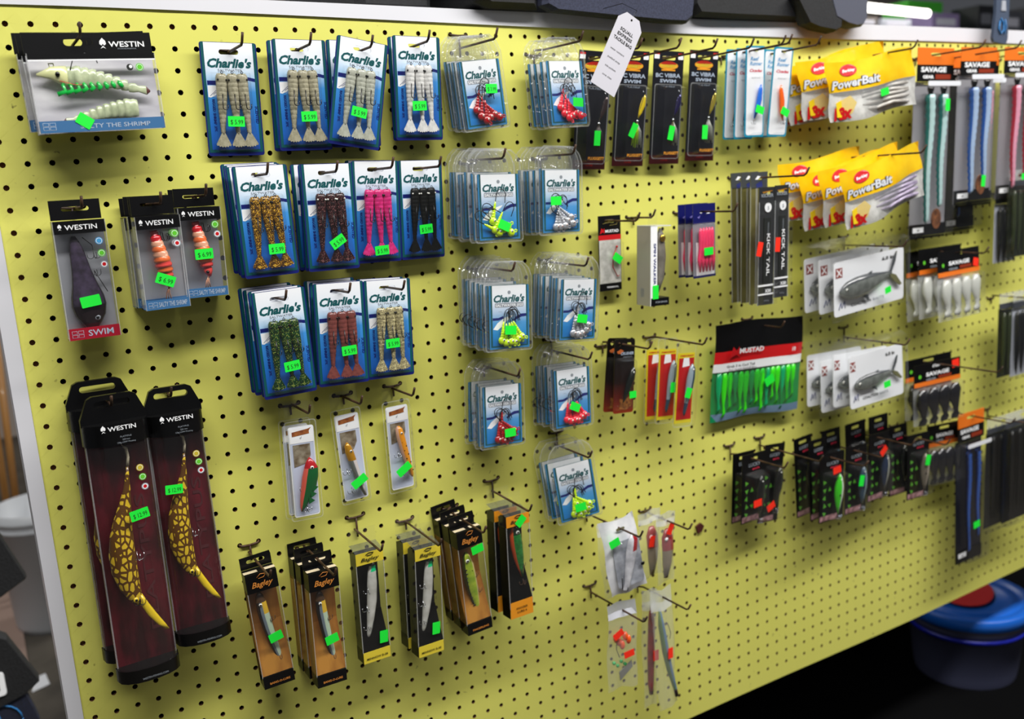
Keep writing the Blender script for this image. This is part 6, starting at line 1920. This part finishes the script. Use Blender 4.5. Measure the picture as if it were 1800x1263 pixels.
for k, key, lab, s in (('sg', ('white', .15, .14), 'black-headed pouch of white paddletails, front one', (.062, -.032, -.2)), ('sg2', ('white', .15, .14), 'black-headed pouch of white paddletails, middle one', None), ('sg3', ('white', .15, .14), 'black-headed pouch of white paddletails, back one', None),
                       ('bk', ('black', .126, .128), 'black-headed pouch of black paddletails, front one', (.05, -.012, .1)), ('bk2', ('black', .126, .128), 'black-headed pouch of black paddletails, back one', None), ('sgx', ('black', .105, .13), 'black-headed pouch of black paddletails, lowest, near the navy pack', None)):
    p = POS[k]
    if k[:2] == 'sg' and k != 'sgx': p = p[:4] + (.05, -.06) + p[6:]
    if k[:2] == 'bk': p = p[:4] + (-.15, 0) + p[6:]
    o = put(grub_pack, key, p, lab, 'bait bag', G)
    if s: price(o, *s, txt='', w=.019, h=.0165, y=-.0012, m=ORANGE)
p = POS['sg']; hook(p[0] + .01, p[2] - .0075, .12, 'wire hook holding the white paddletail pouches')
p = POS['bk']; hook(p[0] + .01, p[2] - .0075, .19, 'long wire hook holding the black paddletail pouches')
G = 'black dotted crankbait cards'
DK = [('dk1', 'night', 'black dotted crankbait card, rear of the first group', None), ('dk2', 'night', 'black dotted crankbait card, front of the first group', (.0135, -.098, .05)), ('dk3', 'night', 'black dotted crankbait card, leaning, on the next hook', (.006, -.122, .5)),
      ('ek1', 'night', 'black crankbait card at the near end of the long row', None), ('ek2', 'night', 'black crankbait card, second in the long row', None), ('ek3', 'green', 'black crankbait card with green shad in the long row', (.0145, -.037, .15)),
      ('ek4', 'steel', 'black crankbait card behind the green shad card', None), ('ek5', 'steel', 'black crankbait card with steel blue shad', (.0185, -.075, 1.35)), ('ek6', 'bone', 'black crankbait card behind the steel blue shad', None),
      ('ek7', 'bone', 'black crankbait card with bone shad and orange label', (.0165, -.041, .7)), ('ek8', 'night', 'black crankbait card behind the bone shad', None), ('ek9', 'night', 'black crankbait card near the far end of the long row', None), ('ek10', 'sand', 'black crankbait card with sandy shad ending the row', (.031, -.062, 1.35))]
for k, col, lab, s in DK:
    p = POS[k]
    p = p[:4] + (p[4], p[5], round(p[6], 3), round(p[7], 3))
    o = put(dotted_card, (col, p[6], p[7]), p, lab, 'lure pack', G)
    if s: price(o, *s, txt='', w=.0215, h=.0135, y=-.0185, m=GREEN if k in ('ek5', 'ek10') else ORANGE)
for k, L in (('dk2', .13), ('dk3', .15), ('ek3', .15), ('ek5', .13), ('ek7', .13), ('ek10', .13)):
    p = POS[k]; hook(p[0] - .004, p[2] - .0095, L, 'wire hook holding the ' + [d[2] for d in DK if d[0] == k][0].split(',')[0] + {'dk2': ' pair', 'dk3': ' that leans'}.get(k, ''))
G = 'long dark worm packs'
for k, key, lab in (('ru1', ('pale', .084, .167), 'dark worm pack with pale backing, top right'), ('ru2', ('olive', .092, .19), 'olive worm pack in front of the pale one'), ('rm1', ('olive', .09, .193), 'long olive worm pack by the frame edge, midway down'), ('rm2', ('pale', .091, .194), 'pale-backed worm pack in front of the midway olive one'),
                    ('rt1', ('ink', .133, .262), 'large dark worm pack beside the navy eel pack'), ('rt2', ('ink', .137, .262), 'large dark worm pack, farthest low on the board')):
    p = POS[k]
    p = p[:3] + (.0, .0, 0) + p[6:]
    o = put(dark_pack, key, p, lab, 'bait bag', G)
    if k in ('ru1', 'rm1', 'rt1'): hook(p[0] + .004, p[2] - .0115, .14, 'long wire hook holding the ' + lab)

# pouches at the bottom
G = 'loose lure pouches'
p = POS['wb']
p = p[:4] + (-.1, -.03) + p[6:]
o = put(foil_pouch, 0, p, 'white foil pouch with red-headed lure', 'lure pack', G)
price(o, -.0105, -.039, .2, '', w=.019, h=.013, y=-.0185)
for k, key, lab, s in (('wb2', ('redhead', .066, .127), 'clear pouch hanging behind the white foil pouch', []), ('rb1', ('redhead', .05, .122), 'clear pouch with red-headed soft bait, rear one', [(.004, -.058, 1.3, ORANGE)]), ('rb2', ('redhead', .042, .126), 'clear pouch with red-headed soft bait, front one', [(.011, -.033, 1.1, ORANGE)]),
                       ('ob', ('beads', .057, .15), 'clear pouch with orange and green rigs, white flap', [(-.006, -.0555, .5, ORANGE), (.0145, -.0935, .15, ORANGE)]), ('wm1', ('redworm', .03, .216), 'narrow pouch with a long wine-red worm', [(.0135, -.125, 1.57, ORANGE)]), ('wm2', ('blueworm', .0476, .223), 'narrow pouch with a long steel-blue worm', [(.0125, -.125, 1.5, ORANGE)])):
    p = POS[k]
    p = p[:3] + ((p[3] if k != 'wm2' else -.02),) + (max(-.08, min(.08, p[4])), max(-.04, min(.04, p[5]))) + p[6:]
    o = put(film_pouch, key, p, lab, 'lure pack', G)
    for x, z, r, m in s: price(o, x, z, r, '', w=.0195, h=.0115, y=-.0105, m=m)
for k, L, s in (('wb', .15, 'white foil pouch'), ('rb2', .13, 'red-headed soft baits'), ('ob', .15, 'orange rigs pouch'), ('wm2', .13, 'steel-blue worm pouch')):
    p = POS[k]; hook(p[0] + .001, p[2] - .015, L, 'wire hook holding the ' + s)
b = MB()
b.prism([(0, 0), (.012, .004), (.019, -.003), (.013, -.012), (.004, -.014)], -.004, .0, mat('torn_wine_scrap', '#4c1a16', .6))
o = b.build('torn_scrap'); o.location = (.9905, bow(.99) - .0005, -.848)
tag(o, 'torn wine-red scrap stuck on the board beside the clear pouches', 'scrap')

# ---------------------------------------------------------------- shelf top, floor and far store
def soft_block(name, pts, y0, y1, m, inset=.012):
    b = MB()
    b.shell(pts, y0 + inset, y0, inset, m)
    b.prism(pts, y0 + inset, y1, m, front=False)
    return b
weave = mottle('charcoal_weave', '#23263a', '#33384f', 400, .8, bump=.2)
blk = mottle('black_nylon', '#0a0a0d', '#15161a', 300, .7, bump=.15)
t = root('tackle_bag', 'charcoal tackle bag overhanging the white shelf, with paper tag', 'bag')
soft_block('x', [(.58, .07), (.593, .042), (.615, .0352), (.70, .0352), (.70, .3), (.58, .3)], -.03, .3, blk).build('side_pocket', t)
b = soft_block('x', [(.70, .3), (.70, .0352), (.99, .0352), (.99, .3)], -.02, .3, weave)
q = [(0.7007, 0.1274), (0.7007, 0.04), (0.7181, 0.0318), (0.8204, 0.0267), (0.9431, 0.0216), (0.9789, 0.0216), (0.9922, 0.0313), (0.9983, 0.0661), (0.9983, 0.1274)]
b.shell(q, -.03, -.037, .008, weave).prism(q, -.03, -.019, weave, front=False)
b.build('body', t)
t = root('backpack', 'black backpack with grey flap on the white shelf', 'bag')
soft_block('x', [(1.0, .3), (1.002, .05), (1.012, .0362), (1.1, .0352), (1.31, .0352), (1.31, .3)], -.025, .3, blk).build('body', t)
b = MB()
b.shell([(1.2207, 0.0707), (1.2519, 0.027), (1.2779, 0.0198), (1.3247, 0.0146), (1.3393, 0.0208), (1.3455, 0.0811)], -.036, -.045, .006, blk).prism([(1.2207, 0.0707), (1.2519, 0.027), (1.2779, 0.0198), (1.3247, 0.0146), (1.3393, 0.0208), (1.3455, 0.0811)], -.036, -.019, blk, front=False)
b.build('strap', t)
b = MB()
q = [(1.3042, 0.1508), (1.3042, 0.0683), (1.3176, 0.0384), (1.3537, 0.0271), (1.3794, 0.0235), (1.4001, 0.026), (1.4114, 0.0374), (1.4155, 0.1508)]
b.shell(q, -.036, -.046, .008, mat('slate_nylon', '#4a4d5c', .7)).prism(q, -.036, -.019, mat('slate_nylon', '#4a4d5c', .7), front=False)
b.build('flap', t)
tg = MB()
q = [(-.012, 0), (.012, 0), (.0225, -.012), (.0225, -.112), (-.0225, -.112), (-.0225, -.012)]
tg.prism(q, 0, .0006, mat('tag_paper', '#cfcdd6', .6), holes=[oval(0, -.006, .0018, n=8)])
tg.text('SQUALL', 0, -.026, .0062, INK, -.0003, bold=.02, fit=.024)
tg.text('EXPRESS', 0, -.0335, .0062, INK, -.0003, bold=.02, fit=.027)
tg.text('TACKLE BAG', 0, -.041, .0062, INK, -.0003, bold=.02, fit=.034)
for i, s in enumerate(('water resistant', 'padded strap', 'side pockets', 'one size')): tg.text(s, -.002, -.056 - .0125 * i, .0036, INK, -.0003, fit=.026 - .003 * i)
tagroot = root('hang_tag', 'pale paper hang tag tilted across the spinnerbait cards', 'tag')
tg.build('tag_paper', tagroot)
st = MB(); st.tube([(0, .001, -.006), (.004, .004, .012), (.003, .05, .03), (.004, .1, .03)], .0005, STEEL, 4); st.build('string', tagroot)
tagroot.rotation_mode = 'YXZ'
tagroot.location = (.7785, -.142, .0065)
tagroot.rotation_euler = (.05, .51, -.05)
t = root('strap_end', 'slate blue strap end with emblem over the white shelf edge', 'strap')
b = MB(); b.prism([(1.80, .2), (1.80, .06), (1.792, .012), (1.796, .004), (1.838, .0), (1.844, .01), (1.85, .2)], -.05, -.044, mat('slate_blue_webbing', '#39465c', .7)); b.build('webbing', t)
b = MB()
b.tube([(1.812, -.052, .045), (1.808, -.052, .03), (1.816, -.052, .02), (1.826, -.052, .028), (1.824, -.052, .042), (1.816, -.052, .05)], .0016, mat('bright_blue_ink', '#2a78b8', .5), 5)
b.tube([(1.828, -.052, .02), (1.834, -.052, .035), (1.83, -.052, .048)], .0014, mat('bright_blue_ink', '#2a78b8', .5), 5)
b.prism([(1.818, .085), (1.83, .085), (1.832, .065), (1.816, .065)], -.052, -.05, mat('reflective_grey', '#a8abb4', .4), back=False)
b.build('emblem', t)
t = soft_block('x', [(.43, .0352), (.47, .0348), (.52, .0348), (.545, .0355), (.55, .12), (.43, .12)], .012, .3, blk).build('folded_jacket')
tag(t, 'dark folded garment lying on the shelf above the shrimp cards', 'clothing')

# white tub, handles and cardboard beyond the board's end
t = root('white_bucket', 'white plastic bucket on the concrete beside the board end', 'bucket')
wp = mat('white_bucket_plastic', '#c9ccd0', .4)
b = MB()
P_ = [(0, .128), (.02, .131), (.36, .148), (.362, .153), (.372, .153), (.374, .149), (.39, .15), (.392, .154), (.402, .154), (.404, .151), (.425, .152)]
n = 28
vs = [(r * math.cos(2 * PI * j / n), r * math.sin(2 * PI * j / n), z) for z, r in P_ + [(.425, .146), (.02, .122)] for j in range(n)]
k = len(P_) + 2
b.add(vs, [(i * n + j, i * n + (j + 1) % n, (i + 1) * n + (j + 1) % n, (i + 1) * n + j) for i in range(k - 1) for j in range(n)] + [tuple(range(n)), tuple(range((k - 1) * n, k * n))], wp, True)
b.build('shell', t)
t.location = (.05, 2.23, -1.6)
b = MB(); b.loft([(0, 0, 0, .016, .016), (.006, 0, 0, .019, .019), (.34, 0, 0, .019, .019), (.39, 0, 0, .019, .019)], mat('blue_cap', '#1f6fc0', .4), 12)
o = b.build('blue_bottle'); o.location = (.085, 2.2, -1.185); tag(o, 'blue bottle standing in the white bucket', 'bottle')
wd = mottle('varnished_handle', '#9a6a34', '#c08a4a', 9, .4, (3, 3, .3), .2)
for i, (xa, za, xb, zb, y) in enumerate(((.02, -.5, -.028, -1.59, 2.46), (-.02, -.45, -.05, -1.59, 2.52))):
    b = MB(); b.tube([(xa, y + .04, za), ((xa + xb) / 2, y + .02, (za + zb) / 2), (xb, y, zb)], .0125, wd, 10)
    o = b.build('broom_handle'); tag(o, ('light wooden handle leaning behind the white bucket', 'second wooden handle half hidden by the board end')[i], 'handle', 'wooden handles')
b = MB(); b.prism([(-.6, 0), (-.07, 0), (-.055, .8), (-.6, .9)], 0, .004, mat('pinkish_board', '#9c8478', .8))
o = b.build('cardboard_sheet'); o.location = (0, 1.9, -1.594); o.rotation_euler = (-PI / 2, 0, 0)
tag(o, 'flat pinkish cardboard sheet on the concrete', 'cardboard')
b = MB(); b.prism([(0, 0), (.05, .02), (.045, .1), (.01, .09)], 0, .002, WHITE)
o = b.build('paper_scrap'); o.location = (-.075, 1.72, -1.597); o.rotation_euler = (-PI / 2, 0, 0)
tag(o, 'small white paper scrap on the floor by the board end', 'paper')
# black straps in the foreground
web = mottle('black_webbing', '#08080a', '#141518', 500, .8, bump=.3)
t = root('black_strap', 'black webbing strap end hanging before the white bucket', 'strap')
soft_block('x', [(-.25, -.40), (-.103, -.47), (-.094, -.484), (-.0792, -.5275), (-.081, -.530), (-.102, -.541), (-.25, -.535)], -.306, -.292, web, .003).build('webbing', t)
b = MB()
b.ball((-.0965, -.30, -.447), .006, SOOT, sy=.6); b.build('button', t)
t = root('black_strap', 'lower black strap end with barcode label', 'strap')
soft_block('x', [(-.25, -.56), (-.108, -.575), (-.103, -.579), (-.0835, -.6255), (-.0838, -.629), (-.096, -.637), (-.25, -.68)], -.306, -.292, web, .003).build('webbing', t)
b = MB()
b.prism(rrect(-.1255, -.6195, .03, .022, .003, 3), -.3075, -.306, PAPER)
for i in range(9): b.poly(rect(-.137 + .0024 * i, -.612, -.1358 + .0024 * i + .0006 * (i % 3), -.625), -.3078, INK)
b.text('0 48 214', -.126, -.629, .003, INK, -.3078)
b.build('barcode_label', t)
t = root('cap_patch', 'navy fabric patch with blue angler emblem below the straps', 'patch')
soft_block('x', [(-.25, -.64), (-.13, -.6385), (-.0955, -.6355), (-.0885, -.664), (-.092, -.70), (-.25, -.72)], -.304, -.294, mottle('navy_twill', '#0a0e1c', '#121830', 500, .8), .002).build('fabric', t)
b = MB()
bi = mat('bright_blue_ink', '#2a78b8', .5)
b.tube([(-.12 + .018 * math.cos(a), -.3045, -.659 + .018 * math.sin(a)) for a in [2 * PI * i / 20 for i in range(21)]], .0007, bi, 4)
b.tube([(-.122, -.3045, -.648), (-.12, -.3045, -.656), (-.126, -.3045, -.664)], .0018, bi, 5)
b.tube([(-.12, -.3045, -.656), (-.115, -.3045, -.663)], .0016, bi, 5)
b.ball((-.1215, -.3045, -.645), .0022, bi, sy=.3)
b.text('FISHING LIFE', -.113, -.684, .005, bi, -.3045, shear=.3, fit=.03)
b.build('emblem', t)

# tomato bucket under the board
t = root('lidded_bucket', 'clear bucket with blue lid bearing a red apple, under the board', 'bucket')
n = 36
def ringset(P_, m, smooth=True):
    b = MB()
    vs = [(r * math.cos(2 * PI * j / n), r * math.sin(2 * PI * j / n), z) for z, r in P_ for j in range(n)]
    b.add(vs, [(i * n + j, i * n + (j + 1) % n, (i + 1) * n + (j + 1) % n, (i + 1) * n + j) for i in range(len(P_) - 1) for j in range(n)], m, smooth)
    b.add([(P_[0][1] * math.cos(2 * PI * j / n), P_[0][1] * math.sin(2 * PI * j / n), P_[0][0]) for j in range(n)], [tuple(range(n))], m)
    b.add([(P_[-1][1] * math.cos(2 * PI * j / n), P_[-1][1] * math.sin(2 * PI * j / n), P_[-1][0]) for j in range(n)], [tuple(range(n))], m)
    return b
ringset([(0, .126), (.02, .13), (.148, .143), (.15, .15), (.168, .151), (.19, .15)], mat('milky_bucket', '#43465e', .5)).build('shell', t)
ringset([(.138, .1455), (.139, .152), (.148, .1525), (.149, .1455)], mat('deep_blue_band', '#1420a0', .35)).build('band', t)
blu = mat('bright_blue_lid', '#1560c4', .35)
ringset([(.176, .155), (.178, .162), (.206, .163), (.209, .158), (.2095, .14), (.204, .136), (.204, .122), (.209, .118), (.2085, .1), (.205, .096), (.205, .01)], blu).build('lid', t)
ap = MB()
q = []
for i in range(26):
    a = 2 * PI * i / 26
    r = .062 * (1 + .12 * math.cos(2 * a) - .1 * (abs(math.sin(a)) < .3 and math.cos(a) > 0))
    q.append((r * math.cos(a), r * .92 * math.sin(a)))
ap.prism(q, -.0015, 0, mat('apple_red_print', '#d01414', .4))
ap.poly([(-.004, .004), (.012, .012), (.014, .018), (-.002, .011)], -.002, mat('leaf_green_print', '#22a02c', .4))
e = ap.build('apple_print', t); e.rotation_euler = (-PI / 2, 0, .5); e.location = (.012, .01, .2105); e.scale = (1.35, 1, 1.35)
t.location = (2.105, .17, -1.592)

# far store beyond the shelf: gondola with boxed goods, a lit tube
t = root('far_shelf', 'distant white store shelf under a lit tube', 'shelf')
b = MB()
b.box(3.2, 5.2, 1.45, 1.95, .30, .33, trimw)
for x in (3.25, 5.15): b.box(x - .02, x + .02, 1.9, 1.94, -1.6, .30, trimw)
b.build('shelf_unit', t)
lamp = bpy.data.materials.new('lit_tube'); lamp.use_nodes = True
lb = lamp.node_tree.nodes['Principled BSDF']
lb.inputs['Emission Color'].default_value = (1, .95, .86, 1)
lb.inputs['Emission Strength'].default_value = 5
b = MB(); b.tube([(3.345, 1.47, .405), (3.77, 1.47, .392)], .018, lamp, 10)
tag(b.build('lit_tube_lamp'), 'glowing tube lamp above the far shelf', 'lamp')
for i, (x, wd_, h, c, d) in enumerate(((3.34, .13, .045, '#5c5450', 'brown'), (3.5, .2, .04, '#a8acb8', 'silver'), (3.85, .2, .075, '#8a7aa4', 'lilac'), (3.9, .26, .16, '#3fae2c', 'lime green'), (4.2, .12, .12, '#17181c', 'black'), (4.34, .22, .1, '#50525a', 'dark grey'), (4.62, .2, .13, '#202228', 'charcoal'))):
    b = MB()
    y = 1.5 if d != 'lime green' else 1.66
    b.box(x, x + wd_, y, y + .14, .33, .33 + h, mat('far_' + d, c, .4))
    b.box(x + wd_ * .15, x + wd_ * .85, y - .001, y, .33 + h * .3, .33 + h * .7, mat('far_label_' + d, {'lime green': '#e8f0e0', 'black': '#6a6c74'}.get(d, '#c8c8d4'), .5))
    tag(b.build('boxed_goods'), 'blurred %s box on the far store shelf' % d, 'box', 'boxes on the far shelf')
